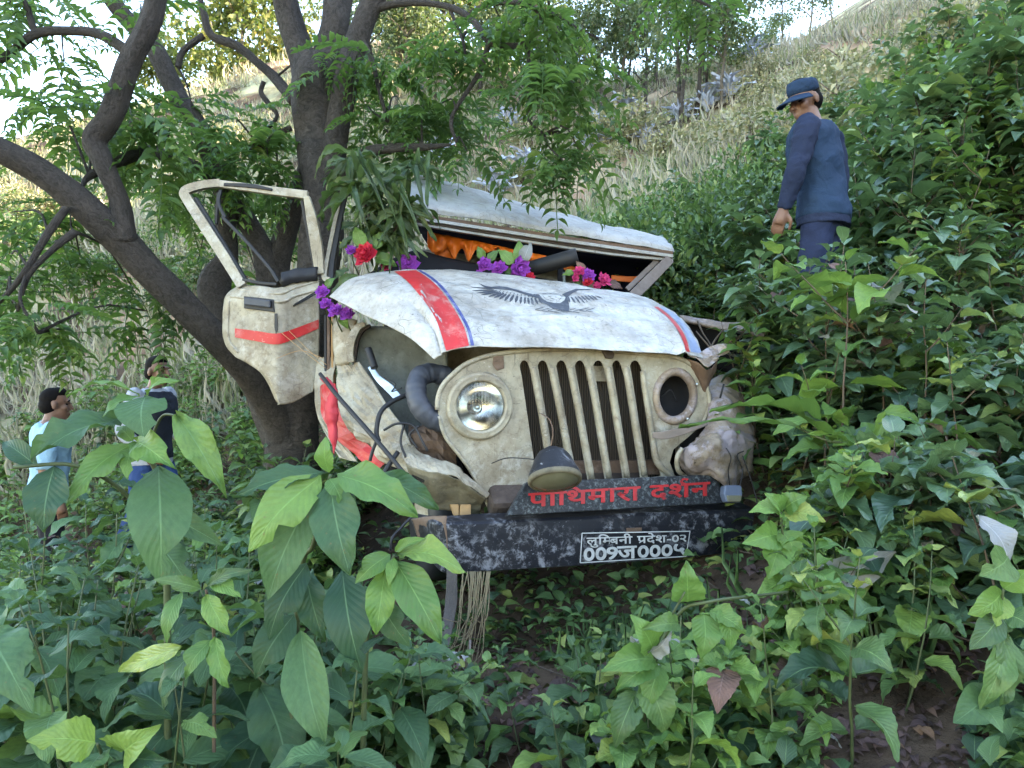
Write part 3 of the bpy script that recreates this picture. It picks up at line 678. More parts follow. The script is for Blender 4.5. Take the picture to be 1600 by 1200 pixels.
for px, py in ((215, 270), (255, 285), (300, 290), (240, 305), (330, 240), (370, 205), (345, 170), (390, 250), (410, 195), (375, 265), (430, 240), (300, 180), (320, 130), (420, 265)):
    cl(px, py, random.uniform(4.8, 5.8), 8, 24)
for px, py in ((30, 300), (70, 310), (20, 345), (65, 355), (110, 350), (40, 390), (95, 395), (125, 415), (15, 420), (140, 380)):
    cl(px, py, random.uniform(4.0, 5.0), 7, 22)
for px, py in ((20, 500), (60, 515), (100, 530), (30, 545), (75, 560), (10, 470), (115, 565), (45, 580)):
    cl(px, py, random.uniform(3.7, 4.3), 7, 20, .32)
for px, py in ((170, 425), (205, 460), (230, 500), (250, 470), (270, 525), (215, 535), (300, 560), (190, 400)):
    cl(px, py, random.uniform(4.1, 4.8), 6, 20, .32)
for px, py in ((320, 350), (390, 330), (430, 360), (405, 300), (455, 400), (365, 420), (310, 420), (300, 330), (400, 440)):
    cl(px, py, random.uniform(5.4, 6.2), 7, 22, .34)
for px, py in ((585, 30), (630, 22), (610, 70), (655, 60), (690, 40), (640, 110), (600, 115), (680, 95), (720, 70), (700, 120), (660, 150), (725, 150), (740, 100), (620, 165), (575, 180), (560, 200), (600, 215), (640, 225), (570, 150), (690, 175), (740, 185), (610, 255), (665, 200), (560, 100)):
    cl(px, py, random.uniform(4.5, 5.4), 8, 24, .34)
for px, py in ((780, 40), (820, 30), (850, 15), (890, 20), (870, 60), (905, 70), (830, 75), (845, 110), (880, 120), (900, 145), (855, 150), (820, 95), (930, 40), (800, 110), (760, 130), (950, 15), (910, 10)):
    cl(px, py, random.uniform(4.3, 5.0), 8, 24, .34)
for px, py in ((855, 205), (890, 225), (870, 250), (905, 250), (830, 225), (880, 265), (845, 240), (715, 240), (700, 265), (730, 250)):
    cl(px, py, random.uniform(4.3, 4.6), 5, 14, .30)
for px, py in ((1080, -5), (1110, 0), (1050, 0), (1130, 10), (1000, 5), (1090, 15), (470, 10), (400, 10), (350, 15), (510, 120), (475, 175), (220, 20), (290, 40), (260, 60)):
    cl(px, py, random.uniform(4.3, 5.2), 6, 18, .30)
ALL = []
CL = [c for c in CL if random.random() > (.36 if c[0] < 540 or c[1] > 195 else .58) and not (200 < c[0] < 330 and 505 < c[1] < 640) and not (255 < c[0] < 460 and c[1] < 150) and not (c[0] < 160 and 40 < c[1] < 100) and not (25 < c[0] < 140 and 535 < c[1] < 660)]
for px, py, Y, n, sp, L in CL:
    c = P(px, py-14, Y); a0 = random.random()*6
    for k in range(n):
        a = a0+k*2*math.pi/n+random.uniform(-.4, .4); el = random.uniform(-.9, .35)
        d = Vector((math.cos(a)*math.cos(el), math.sin(a)*math.cos(el)*.8, math.sin(el))); b = c+rv(sp/F*Y*.55)
        l = 1.12*L*random.uniform(.7, 1.15); ALL.append((Y, leaf_mat(b, d, Vector((0, 0, 1))+rv(.15), l, l)))
TW = []
for px, py, Y, n, sp, L in CL:
    # each cluster hangs on a twig running to the closest branch point
    best = min(((abs(q[0]-px)+abs(q[1]-py)+60*abs(q[2]-Y), q) for b in BR for q in b), key=lambda t: t[0])[1]
    a, b = P(px, py-14, Y), P(best[0], best[1], best[2])
    if (a-b).length > 1.1: b = a+(b-a).normalized()*1.1
    TW.append(([a, (a+b)/2+rv(.03)+Vector((0, 0, .05)), b], [.004, .006, .009], 6))
o = tubes('twigs', TW, M['bark'], TREE, 5); o['kind'] = 'stuff'
ALL.sort(key=lambda t: t[0])
for Y, m in ALL[:300]:
    o = bpy.data.objects.new('leaf', random.choice(PIN)); COL.objects.link(o); o.parent = TREE; o.matrix_local = Matrix.Translation(-tb)@m
def join_instances(name, meshes, mats, mat, parent):
    V_, F_, U_, A_, n = [], [], [], [], 0; cache = []
    for me in meshes:
        v = np.empty(len(me.vertices)*3); me.vertices.foreach_get('co', v); a = np.empty(len(me.vertices)); me.attributes['var'].data.foreach_get('value', a)
        cache.append((v.reshape(-1, 3), [tuple(p.vertices) for p in me.polygons], a))
    for m in mats:
        v, f, a = random.choice(cache); k = np.array(m); V_.append(v@k[:3, :3].T+k[:3, 3]); F_ += [tuple(i+n for i in q) for q in f]; A_.append((a+random.random()) % 1); n += len(v)
    return addob(name, mesh(name, np.vstack(V_), F_, None, np.concatenate(A_)), mat, parent)
o = join_instances('foliage', PIN, [m for Y, m in ALL[300:]], M['leaf_tree'], TREE); o['kind'] = 'stuff'
print('pinnate leaves', len(ALL))

# ------------------------------------------------------------------ the wrecked jeep
JB = P(880, 880, 3.9); JB.z = ground(JB.x, JB.y)
J = empty('wrecked_jeep', JB, 'wrecked cream white jeep with crushed front and open door against the tree', 'jeep')
hood_grid = [list(z) for z in zip(*[
 [(680, 562, 3.40), (640, 528, 3.50), (590, 502, 3.62), (542, 478, 3.76), (515, 464, 3.88)],
 [(688, 556, 3.39), (664, 508, 3.49), (622, 470, 3.64), (580, 448, 3.80), (548, 437, 3.95)],
 [(696, 551, 3.385), (684, 500, 3.50), (658, 462, 3.66), (634, 438, 3.84), (612, 424, 4.02)],
 [(738, 543, 3.40), (724, 500, 3.53), (702, 466, 3.72), (678, 440, 3.92), (656, 422, 4.10)],
 [(840, 543, 3.46), (832, 502, 3.62), (815, 470, 3.82), (790, 446, 4.04), (765, 428, 4.24)],
 [(940, 548, 3.54), (935, 510, 3.70), (915, 482, 3.90), (892, 458, 4.12), (870, 441, 4.32)],
 [(1040, 553, 3.64), (1035, 518, 3.80), (1015, 492, 4.00), (988, 470, 4.20), (960, 455, 4.40)],
 [(1080, 556, 3.70), (1070, 526, 3.85), (1055, 502, 4.04), (1035, 484, 4.24), (1008, 466, 4.45)],
 [(1098, 560, 3.76), (1088, 532, 3.90), (1074, 510, 4.08), (1056, 492, 4.28), (1036, 479, 4.48)]])]
def fold(x, w): return max(0, 1-abs(x)/w)
def hood_dents(u, v):
    d = .022*fold(u-.80+.12*(v-.2), .035)*sst(1, .25, v)
    d -= .030*fold(u-.40-.14*v, .06)*fold(v-.42, .22)
    d += .020*fold(v-.55+.35*(u-.7), .08)*fold(u-.66, .2)
    d -= .030*fold(u-.30, .045)*fold(v-.33, .3)
    d -= .035*fold(u-.17, .06)*fold(v-.25, .35)
    d += .018*fold(u-.22-.3*(v-.4), .03)*fold(v-.45, .4)
    d += .014*fold(v-.30-.25*(u-.5), .035)*fold(u-.58, .25)
    d -= .012*fold(u-.93, .05)*fold(v-.4, .4)
    return d
HP = sheet_geo(hood_grid, 130, 90, .006, 5, 2, hood_dents, .016)
hood = grid_mesh('hood', HP, M['white'], J); solid(hood, .004, 0)
def surf(pts):
    flat = pts.reshape(-1, 3); kd = kdtree.KDTree(len(flat))
    for i, p in enumerate(flat): a = proj(p); kd.insert((a[0], a[1], 0), i)
    kd.balance()
    def Y(px, py):
        r = kd.find_n((px, py, 0), 9); A_ = np.array([(1, c[0]-px, c[1]-py) for c, _, _ in r]); return float(np.linalg.lstsq(A_, np.array([flat[i][1] for _, i, _ in r]), rcond=None)[0][0])
    return Y
HY = surf(HP)
def strip(name, left, right, Yf, mat, parent, n=60, m=9, off=.004, lift=.0035):
    a, b = cr(left, n), cr(right, n); pts = np.empty((n, m, 3))
    for j in range(n):
        for i in range(m):
            q = a[j]+(b[j]-a[j])*i/(m-1); pts[j, i] = P(q[0], q[1], Yf(*q)-off)+Vector((0, 0, lift))
    return grid_mesh(name, pts, mat, parent)
RL = [(697, 549), (690, 525), (681, 500), (668, 478), (652, 458), (636, 440), (616, 425)]
RRt = [(733, 541), (727, 517), (717, 496), (702, 472), (687, 452), (670, 436), (650, 423)]
strip('red_stripe', RL, RRt, HY, M['red'], hood)
strip('blue_stripe', [(x+3, y) for x, y in RRt], [(x+8, y) for x, y in RRt], HY, M['blue'], hood, m=3)
rb = [(1072, 551), (1066, 530), (1056, 512), (1040, 494), (1022, 480)]
strip('red_stripe', rb, [(x+6, y) for x, y in rb], HY, M['red'], hood, m=3)
strip('blue_stripe', [(x+8, y) for x, y in rb], [(1097, 553), (1087, 534), (1074, 513), (1057, 494), (1036, 481)], HY, M['paleblue'], hood, m=5)
# eagle emblem
def decal(name, polys, Yf, mat, parent, off=.004, cut=3, frame=None):
    bm = bmesh.new()
    for poly in polys:
        for tri in tessellate_polygon([[Vector((x, y, 0)) for x, y in poly]]):
            bm.faces.new([bm.verts.new((poly[i][0], poly[i][1], 0)) for i in tri])
    xs = [v.co.x for v in bm.verts]; ys = [v.co.y for v in bm.verts]
    if cut:
        for ax, lo, hi in ((0, min(xs), max(xs)), (1, min(ys), max(ys))):
            c = lo+cut
            while c < hi:
                no = (1, 0, 0) if ax == 0 else (0, 1, 0); co = (c, 0, 0) if ax == 0 else (0, c, 0)
                bmesh.ops.bisect_plane(bm, geom=bm.verts[:]+bm.edges[:]+bm.faces[:], plane_co=co, plane_no=no); c += cut
    for v in bm.verts:
        q = frame(v.co.x, v.co.y) if frame else P(v.co.x, v.co.y, Yf(v.co.x, v.co.y)-off)+Vector((0, 0, .004)); v.co = q
    me = bpy.data.meshes.new(name); bm.to_mesh(me); bm.free(); return addob(name, me, mat, parent)
EZ = lambda x, y: (720+x/6.667, 430+y/6.667)
body = [(190, 92), (240, 112), (320, 128), (400, 120), (480, 130), (560, 150), (650, 180), (740, 202), (815, 205), (850, 250), (900, 282), (980, 298), (1035, 298), (1080, 268), (1092, 235), (1055, 205), (1140, 168), (1200, 148), (1330, 152), (1440, 148), (1330, 158), (1230, 160), (1160, 196), (1112, 238), (1122, 290), (1132, 340), (1122, 385), (1040, 372), (960, 355), (895, 312), (850, 292), (800, 244), (720, 226), (620, 192), (540, 166), (440, 152), (340, 146), (250, 134)]
fe = [(330, 150, 105, 130, 10), (345, 160, 120, 168, 14), (370, 170, 165, 193, 18), (390, 182, 215, 210, 20), (420, 190, 290, 230, 24), (450, 197, 345, 243, 26), (475, 205, 400, 258, 28), (510, 208, 455, 275, 30), (550, 215, 510, 285, 32), (590, 222, 570, 292, 32), (630, 232, 622, 305, 30), (670, 238, 665, 305, 28), (700, 243, 712, 312, 26), (735, 242, 755, 318, 26), (770, 244, 805, 310, 24), (812, 258, 848, 302, 18),
      (1120, 235, 1138, 286, 20), (1150, 235, 1195, 293, 22), (1190, 232, 1245, 298, 20), (1222, 226, 1290, 295, 18), (1256, 222, 1322, 286, 17), (1290, 219, 1360, 280, 16), (1325, 216, 1395, 268, 14), (1360, 216, 1430, 262, 12), (1400, 219, 1478, 248, 10)]
for k in range(12): fe.append((380+k*36, 160+k*6, 350+k*40, 180+k*6.5, 9))
for x0, y0, x1, y1 in ((850, 200, 900, 195), (900, 192, 960, 200), (960, 195, 1030, 205), (1030, 208, 1060, 235), (1050, 240, 1020, 270), (905, 225, 950, 235), (975, 228, 1000, 240), (850, 215, 880, 250), (880, 255, 960, 275), (930, 245, 985, 260)): fe.append((x0, y0, x1, y1, 5))
for k in range(9):
    x0 = 775+k*66; y0 = 365+10*math.sin(k)+(22 if 2 < k < 7 else 0); fe += [(x0, y0, x0+80, y0-24, 6), (x0, y0+3, x0+75, y0+14, 6), (x0+60, y0-14, x0+100, y0-30, 5)]
polys = [[EZ(*p) for p in body]]
for x0, y0, x1, y1, w in fe:
    dx, dy = x1-x0, y1-y0; l = math.hypot(dx, dy); nx, ny = -dy/l*w/2, dx/l*w/2
    polys.append([EZ(x0-nx*.6, y0-ny*.6), EZ(x0+dx*.6-nx, y0+dy*.6-ny), EZ(x1-nx*.3, y1-ny*.3), EZ(x1+nx*.3, y1+ny*.3), EZ(x0+dx*.6+nx, y0+dy*.6+ny), EZ(x0+nx*.6, y0+ny*.6)])
decal('eagle_emblem', polys, HY, M['decal'], hood)

# grille panel with seven slots and two lamp openings
GM = plane_map((690, 600, 3.43), (1100, 600, 3.80), (880, 790, 3.62))
def ell(cx, cy, rx, ry, n=28, rot=0):
    return [(cx+rx*math.cos(t)*math.cos(rot)-ry*math.sin(t)*math.sin(rot), cy+rx*math.cos(t)*math.sin(rot)+ry*math.sin(t)*math.cos(rot)) for t in [2*math.pi*i/n for i in range(n)]]
g_out = [(683, 622), (690, 603), (705, 586), (730, 567), (770, 554), (830, 547), (900, 546), (960, 549), (1030, 555), (1062, 561), (1086, 577), (1102, 605), (1107, 635), (1098, 662), (1076, 682), (1052, 702), (1046, 722), (1056, 748), (1040, 764), (900, 778), (800, 798), (766, 797), (756, 775), (741, 745), (721, 715), (697, 684), (685, 652)]
slats_t = [(803, 815), (832, 837), (861, 866), (890, 895), (919, 924), (949, 953), (977, 981), (1004, 1000)]
sl = [((809, 564), (815, 600), (838, 742)), ((832, 568), (837, 600), (864, 745)), ((861, 568), (866, 600), (896, 747)), ((890, 568), (895, 600), (924, 747)), ((919, 568), (924, 600), (951, 747)), ((949, 568), (953, 600), (979, 745)), ((977, 568), (981, 600), (1006, 742)), ((1003, 566), (1005, 600), (1032, 740))]
def lin(a, b, t): return (a[0]+(b[0]-a[0])*t, a[1]+(b[1]-a[1])*t)
holes = []
for k in range(7):
    a, b = sl[k], sl[k+1]; h = 6
    L0, L1 = (a[1][0]+h*(k > 0), a[1][1]-12), (a[2][0]+h*(k > 0), a[2][1]+4); R0, R1 = (b[1][0]-h*(k < 6), b[1][1]-12), (b[2][0]-h*(k < 6), b[2][1]+4)
    cx = (L0[0]+R0[0])/2-4; w = (R0[0]-L0[0])/2
    holes.append([L1, L0]+[(cx-w*math.cos(t)+.0, 578-15*math.sin(t)) for t in [math.pi*(i+1)/7 for i in range(6)]]+[R0, R1])
holes += [ell(749, 634, 46, 49), ell(1052, 618, 31, 37)]
grille = poly_holes('grille_panel', g_out, holes, GM, .012, M['cream'], J)
bvl = grille.modifiers.new('bevel', 'BEVEL'); bvl.width = .003; bvl.segments = 2; bvl.limit_method = 'ANGLE'
for k in range(1, 7):
    a = sl[k]; pts = [GM(a[0][0], a[0][1]+6, .004), GM(a[1][0], a[1][1], .008), GM(*lin(a[1], a[2], .5), .008), GM(*a[2], .006)]
    tube('slat', pts, [.016, .0175, .0175, .017], M['cream'], grille, 10, 16)
tube('grille_rim', [GM(x, y, .006) for x, y in [(683, 640), (684, 622), (691, 603), (706, 586), (731, 567), (771, 554), (831, 547), (901, 546), (961, 549), (1031, 555), (1063, 561), (1087, 577), (1103, 605), (1107, 635), (1097, 662)]], .012, M['cream'], grille, 8, 60)
tube('grille_rim', [GM(x, y, .004) for x, y in [(685, 650), (697, 684), (721, 715), (741, 745), (757, 777), (766, 796)]], .010, M['cream'], grille, 8, 30)
tube('grille_edge', [GM(x, y, .008) for x, y in [(1003, 580), (1006, 605), (1018, 680), (1026, 722), (1052, 746)]], [.014, .016, .017, .018, .014], M['cream'], grille, 8, 26)
prism('radiator', [(800, 558), (1030, 560), (1050, 770), (830, 785)], GM, .06, M['radiator'], J, -.10)
prism('radiator_bracket', [(922, 572), (966, 572), (968, 598), (926, 596)], GM, .02, M['cream'], J, -.06)
prism('radiator_tank', [(835, 725), (1045, 722), (1050, 745), (840, 752)], GM, .05, M['rust'], J, -.07)
prism('latch', [(934, 541), (945, 541), (957, 552), (955, 560), (944, 560)], GM, .02, M['rustdark'], J, .03)
prism('badge', [(770, 556), (786, 556), (787, 575), (776, 579), (769, 570)], GM, .004, M['rust'], grille, .012)
gn = GM.n
def px_r(px, Y): return px/F*Y
c1 = GM(749, 634, .0); Y1 = c1.y
hl = empty('headlight', c1); hl.parent = J; hl.location = c1-JB
r = px_r(54, Y1)
lathe('bezel', [(r*.70, .012), (r*.72, .034), (r*.78, .042), (r*.84, .032), (r*.90, .040), (r*.97, .026), (r, .004), (r*.96, -.02)], c1, gn, M['cream'], hl, sides=48)
lathe('reflector', [(r*.74, .016), (r*.60, -.02), (r*.40, -.05), (r*.16, -.066), (.001, -.068)], c1, gn, M['chrome'], hl, sides=40)
lathe('lens_glass', [(r*.74, .022), (r*.6, .032), (r*.4, .040), (r*.2, .044), (.0005, .045)], c1, gn, M['glass'], hl, sides=40)
lathe('bulb', [(.018, -.068), (.019, -.04), (.020, -.02), (.015, -.006), (.006, .0), (.0005, .001)], GM(747, 637, 0), gn, M['steel'], hl, sides=20)
lathe('bulb_holder', [(.032, -.064), (.034, -.052), (.021, -.046), (.02, -.05)], GM(747, 637, 0), gn, M['rubber'], hl, sides=20)
c2 = GM(1054, 619, 0); r2 = px_r(45, c2.y)
h2 = empty('headlight', c2); h2.parent = J; h2.location = c2-JB; h2['label'] = 'headlight with its lamp missing, only the scraped ring left'
lathe('bezel', [(r2*.70, -.01), (r2*.71, .012), (r2*.78, .024), (r2*.92, .022), (r2*1.0, .010), (r2*.98, -.012)], c2, gn, M['lilac'], h2, sides=44, sx=.86)
lathe('bucket', [(r2*.74, .0), (r2*.72, -.05), (r2*.60, -.10), (r2*.3, -.12), (.001, -.125)], c2, gn, M['dark'], h2, sides=36, sx=.86)  # black colour paints in the darkness of the empty bucket
for k in range(4):
    a = .5+k*1.57; q = c2+Vector((math.cos(a)*r2*.8, 0, math.sin(a)*r2*.88))+gn*.022
    lathe('screw', [(.0005, .006), (.006, .005), (.007, 0), (.006, -.01)], q, gn, M['steel'], h2, sides=10)
tubes('loose_wire', [([GM(1040, 622, -.05), GM(1052, 610, -.03), GM(1064, 628, -.05)], [.003]*3, 12)], M['rubber'], h2)

# bumper, name board, lettering
def bumper_geo():
    st = [((643, 812), (662, 868), 3.36), ((664, 815), (676, 880), 3.27), ((690, 818), (700, 897), 3.16), ((760, 815), (766, 893), 3.23), ((880, 810), (884, 886), 3.36), ((1000, 804), (1000, 878), 3.48), ((1100, 800), (1096, 870), 3.59), ((1180, 796), (1166, 862), 3.68)]
    tops = cr([(a[0], a[1], y) for a, b, y in st], 60); bots = cr([(b[0], b[1], y) for a, b, y in st], 60); vs = []
    for t, b in zip(tops, bots):
        T, B_ = P(*t), P(*b); up = (T-B_).normalized(); bk = Vector((-.31, .95, .12)).normalized(); h = (T-B_).length
        for fu, fb in ((0, .03), (.0, .012), (.03, .0), (.25, -.004), (.75, -.004), (.96, .0), (1.0, .014), (1.005, .05), (1.0, .12), (.97, .125), (.97, .03), (.05, .02)):
            q = B_+up*h*fu+bk*fb; n_ = noise.noise(q*5)*.004+noise.noise(q*16)*.0015; vs.append(q+Vector((0, n_, n_)))
    k = 12; fs = [(j*k+i, j*k+(i+1) % k, (j+1)*k+(i+1) % k, (j+1)*k+i) for j in range(59) for i in range(k)]; fs += [tuple(reversed(range(k))), tuple(range(59*k, 60*k))]
    return vs, fs
v, f = bumper_geo(); bumper = addob('bumper', mesh('bumper', v, f), M['black'], J); bumper.data.polygons.foreach_set('use_smooth', [False]*len(f))
sheet('bumper_end', [[(642, 811, 3.352), (668, 807, 3.27), (698, 806, 3.165)], [(646, 818, 3.345), (668, 818, 3.26), (697, 818, 3.15)], [(655, 845, 3.345), (676, 850, 3.262), (700, 858, 3.156)], [(664, 868, 3.35), (680, 882, 3.265), (704, 897, 3.15)]], M['rust'], bumper, 14, 12, .003, .004, 14)
BM = plane_map((793, 800, 3.255), (1128, 785, 3.60), (1120, 741, 3.63))
board = prism('name_board', [(793, 806), (823, 753), (1121, 741), (1131, 786)], BM, .05, M['blackboard'], J)
def glyphs(chunks, weight=.016):
    """chunks: (text, clip_x or None, extra strokes, advance or None) -> list of 2D triangles polygons in em units"""
    out = []; x0 = 0
    for ch in chunks:
        txt, clip, extra, adv = (ch+(None,)*4)[:4] if isinstance(ch, tuple) else (ch, None, None, None)
        if txt == ' ': x0 += .32; continue
        c = bpy.data.curves.new('glyph', 'FONT'); c.body = txt; c.size = 1; c.resolution_u = 4
        o = bpy.data.objects.new('glyph', c); COL.objects.link(o); dg = bpy.context.evaluated_depsgraph_get(); me = o.evaluated_get(dg).to_mesh()
        bm = bmesh.new(); bm.from_mesh(me); mx = max(v_.co.x for v_ in bm.verts)
        if clip: bmesh.ops.bisect_plane(bm, geom=bm.verts[:]+bm.edges[:]+bm.faces[:], plane_co=(clip, 0, 0), plane_no=(1, 0, 0), clear_outer=True); mx = clip
        if txt in '०9२५':
            y0, y1 = min(v_.co.y for v_ in bm.verts), max(v_.co.y for v_ in bm.verts)
            for v_ in bm.verts: v_.co.y = (v_.co.y-y0)/(y1-y0)*.62
        for f_ in bm.faces: out.append([(v_.co.x+x0, v_.co.y) for v_ in f_.verts])
        for e_ in bm.edges:
            if len(e_.link_faces) == 1 and e_.calc_length() > 1e-4 and weight:
                a_, b_ = e_.verts; d_ = (b_.co-a_.co).normalized()*weight*.5; out += stroke([(a_.co.x+x0-d_.x, a_.co.y-d_.y), (b_.co.x+x0+d_.x, b_.co.y+d_.y)], weight*2)
        for pl in extra or []: out.append([(a+x0, b) for a, b in pl])
        bm.free(); o.evaluated_get(dg).to_mesh_clear(); bpy.data.objects.remove(o); bpy.data.curves.remove(c)
        x0 += (adv if adv else mx)
    return out, x0
def stroke(pts, w):
    o = []
    for (a, b), (c, d) in zip(pts[:-1], pts[1:]):
        l = math.hypot(c-a, d-b); nx, ny = -(d-b)/l*w/2, (c-a)/l*w/2; o.append([(a+nx, b+ny), (c+nx, d+ny), (c-nx, d-ny), (a-nx, b-ny)])
    return o
def lettering(name, chunks, quad, mp, mat, parent, weight=.016, top=.64, off=.004):
    polys, wd = glyphs(chunks, weight); TL, TR, BR_, BL = quad
    def fr(x, y):
        u, v_ = x/wd, y/top; a = lin(BL, BR_, u); b = lin(TL, TR, u); q = lin(a, b, v_); return mp(q[0], q[1], off+random.random()*.0012)
    return decal(name, polys, None, mat, parent, cut=0, frame=fr)
E_AA = ('ा', None, None, None); reph = stroke([(.50, .62), (.40, .70), (.42, .82), (.52, .86), (.60, .80)], .085)
try:
    lettering('red_lettering', ['प', 'ा', ('ि', None, None, .27), 'थ', 'म', 'ा', 'र', 'ा', ' ', 'द', ('श', None, reph), 'न'], ((826, 771), (1108, 753), (1108, 774), (826, 792)), BM, M['redletter'], board, .022)
    BMP = plane_map((700, 860, 3.156), (1000, 840, 3.476), (1000, 870, 3.476))
    rakar = stroke([(.42, .30), (.20, .10), (.12, .02)], .085)
    lettering('plate_lettering', ['लु', ('ि', None, None, .27), ('म', .44), 'ब', 'नी', ' ', ('प', None, rakar), 'दे', 'श', '-', '०', '२'], ((914, 839), (1069, 834), (1069, 845), (914, 850)), BMP, M['lettering'], bumper, .016, off=.018)
    lettering('plate_lettering', ['०', '०', '9', 'ज', '०', '०', '०', '५'], ((907, 855), (1068, 848), (1068, 866), (907, 875)), BMP, M['lettering'], bumper, .022, off=.018)
    fr4 = [(907, 832), (1075, 829), (1069, 868), (904, 878)]
    decal('plate_border', stroke(fr4+[fr4[0]], 1.5), None, M['lettering'], bumper, cut=0, frame=lambda x, y: BMP(x, y, .017))
except Exception as ex: print('LETTERING', ex)
decal('orange_mark', [[(976, 824), (1000, 823), (1000, 829), (976, 830)]], None, M['rust'], bumper, cut=0, frame=lambda x, y: BMP(x, y, .017))

# lamps hanging on the front
fa = P(862, 704, 3.22); fb = P(868, 758, 3.14); ax = (fb-fa).normalized(); fl = (fb-fa).length; rr = px_r(41, 3.16)
fog = empty('fog_lamp', fa); fog.parent = J; fog.location = fa-JB; fog['label'] = 'black fog lamp hanging upside down over the name board'
lathe('lamp_housing', [(.001, -.012), (rr*.28, -.008), (rr*.55, .012), (rr*.72, .04), (rr*.84, .075), (rr*.95, .10), (rr*1.0, .115), (rr*1.02, .125)], fa, ax, M['black'], fog, sides=32)
lathe('lamp_rim', [(rr*1.01, .122), (rr*1.04, .13), (rr*1.04, .142), (rr*.98, .150), (rr*.9, .148)], fa, ax, M['olive'], fog, sides=32)
lathe('lamp_lens', [(rr*.92, .146), (rr*.7, .158), (rr*.4, .166), (.001, .168)], fa, ax, M['lens'], fog, sides=32)
tube('lamp_wire', [P(860, 702, 3.22), P(864, 675, 3.22), P(858, 655, 3.24), P(845, 646, 3.26)], .0028, M['rust'], fog, 6, 20)
tube('lamp_wire', [P(768, 724, 3.36), P(790, 716, 3.34), P(815, 716, 3.3), P(836, 718, 3.26)], .0025, M['rubber'], fog, 6, 16)
ip = plane_map((1132, 757, 3.58), (1160, 757, 3.6), (1145, 785, 3.57))
ind = prism('indicator_lamp', [(1133, 758), (1159, 758), (1161, 772), (1158, 785), (1135, 785), (1131, 772)], ip, .05, M['indicator'], J, bev=.008)
prism('indicator_lens', [(1135, 774), (1159, 774), (1157, 784), (1137, 784)], ip, .01, M['lens'], ind, .006)
for a in ([(1140, 758, 3.6), (1138, 735, 3.58), (1142, 715, 3.55), (1135, 700, 3.55)], [(1156, 760, 3.6), (1160, 735, 3.62), (1152, 712, 3.62), (1162, 705, 3.65)], [(1160, 712, 3.6), (1172, 745, 3.6), (1182, 780, 3.6), (1184, 800, 3.6)]): tube('wire', pxt(a), .003, M['rubber'], J, 6, 16)
bar('strap', [(1020, 680, 3.62), (1040, 680, 3.60), (1070, 672, 3.60), (1105, 660, 3.62)], [9, 13, 13, 9], .012, M['wood'], J, 16)
# crushed fenders
sheet('fender', [[(1098, 600, 3.98), (1116, 590, 4.02), (1135, 586, 4.07), (1150, 600, 4.12), (1160, 615, 4.12)],
 [(1106, 632, 3.80), (1125, 624, 3.80), (1145, 620, 3.85), (1163, 634, 3.94), (1177, 652, 4.02)],
 [(1104, 658, 3.70), (1122, 654, 3.69), (1142, 652, 3.72), (1160, 656, 3.78), (1179, 664, 3.88)],
 [(1088, 684, 3.63), (1110, 676, 3.60), (1134, 672, 3.62), (1158, 674, 3.70), (1180, 680, 3.84)]], M['lilac'], J, 40, 44, .003, .010, 9, 4, crease=.014)
sheet('fender_nose', [[(1086, 682, 3.635), (1110, 675, 3.605), (1134, 671, 3.625), (1158, 673, 3.705), (1180, 679, 3.845)],
 [(1063, 706, 3.64), (1086, 702, 3.54), (1116, 700, 3.52), (1146, 696, 3.60), (1178, 700, 3.77)],
 [(1064, 730, 3.69), (1082, 738, 3.60), (1112, 734, 3.55), (1140, 738, 3.60), (1174, 730, 3.76)],
 [(1076, 744, 3.80), (1090, 752, 3.72), (1116, 746, 3.62), (1142, 768, 3.64), (1166, 746, 3.78)]], M['nose'], J, 40, 40, .003, .016, 12, 9, crease=.028)
for a in ([(1066, 700, 3.62), (1058, 715, 3.62), (1060, 735, 3.65), (1072, 746, 3.7)], ): tube('fender_bead', pxt(a), .012, M['cream'], J, 8, 16)
tube('antenna_stub', pxt([(1125, 622, 3.76), (1131, 600, 3.76)]), .005, M['rubber'], J, 8)
sheet('hood_corner', [[(1078, 556, 3.72), (1095, 549, 3.8), (1115, 540, 3.85), (1138, 538, 3.9)], [(1092, 562, 3.70), (1104, 560, 3.76), (1120, 553, 3.82), (1138, 546, 3.88)], [(1104, 575, 3.68), (1108, 573, 3.74), (1122, 562, 3.8), (1130, 556, 3.86)]], M['lilac'], J, 9, 7, .004, .02, 16, 3, crease=.02, facet=True)
sheet('hood_inner', [[(1072, 560, 3.76), (1090, 566, 3.72), (1106, 578, 3.72), (1122, 562, 3.84)], [(1085, 585, 3.80), (1095, 590, 3.76), (1106, 592, 3.76), (1118, 580, 3.86)], [(1095, 612, 3.85), (1098, 614, 3.82), (1102, 612, 3.82), (1108, 600, 3.88)]], M['rust'], J, 14, 14, .004, .01, 10, 8)
# far-side door torn open
sheet('torn_door', [[(1062, 494, 4.45), (1100, 500, 4.4), (1135, 505, 4.36), (1175, 507, 4.3), (1199, 524, 4.25)], [(1063, 500, 4.42), (1100, 509, 4.36), (1135, 517, 4.32), (1170, 520, 4.26), (1192, 533, 4.22)]], M['lilac'], J, 24, 6, .02, .008, 12, 2)
sheet('torn_door_lining', [[(1063, 499, 4.46), (1120, 512, 4.42), (1190, 530, 4.32)], [(1075, 530, 4.5), (1125, 545, 4.46), (1185, 560, 4.36)], [(1090, 565, 4.52), (1130, 580, 4.48), (1175, 590, 4.4)]], M['dark'], J, 14, 12, .01, .015, 8)
for a in ([(1137, 540, 4.2), (1155, 546, 4.2), (1178, 552, 4.2)], [(1135, 550, 4.2), (1150, 556, 4.2), (1172, 562, 4.2)]): bar('door_rail', a, 5, .02, M['greygreen'], J)
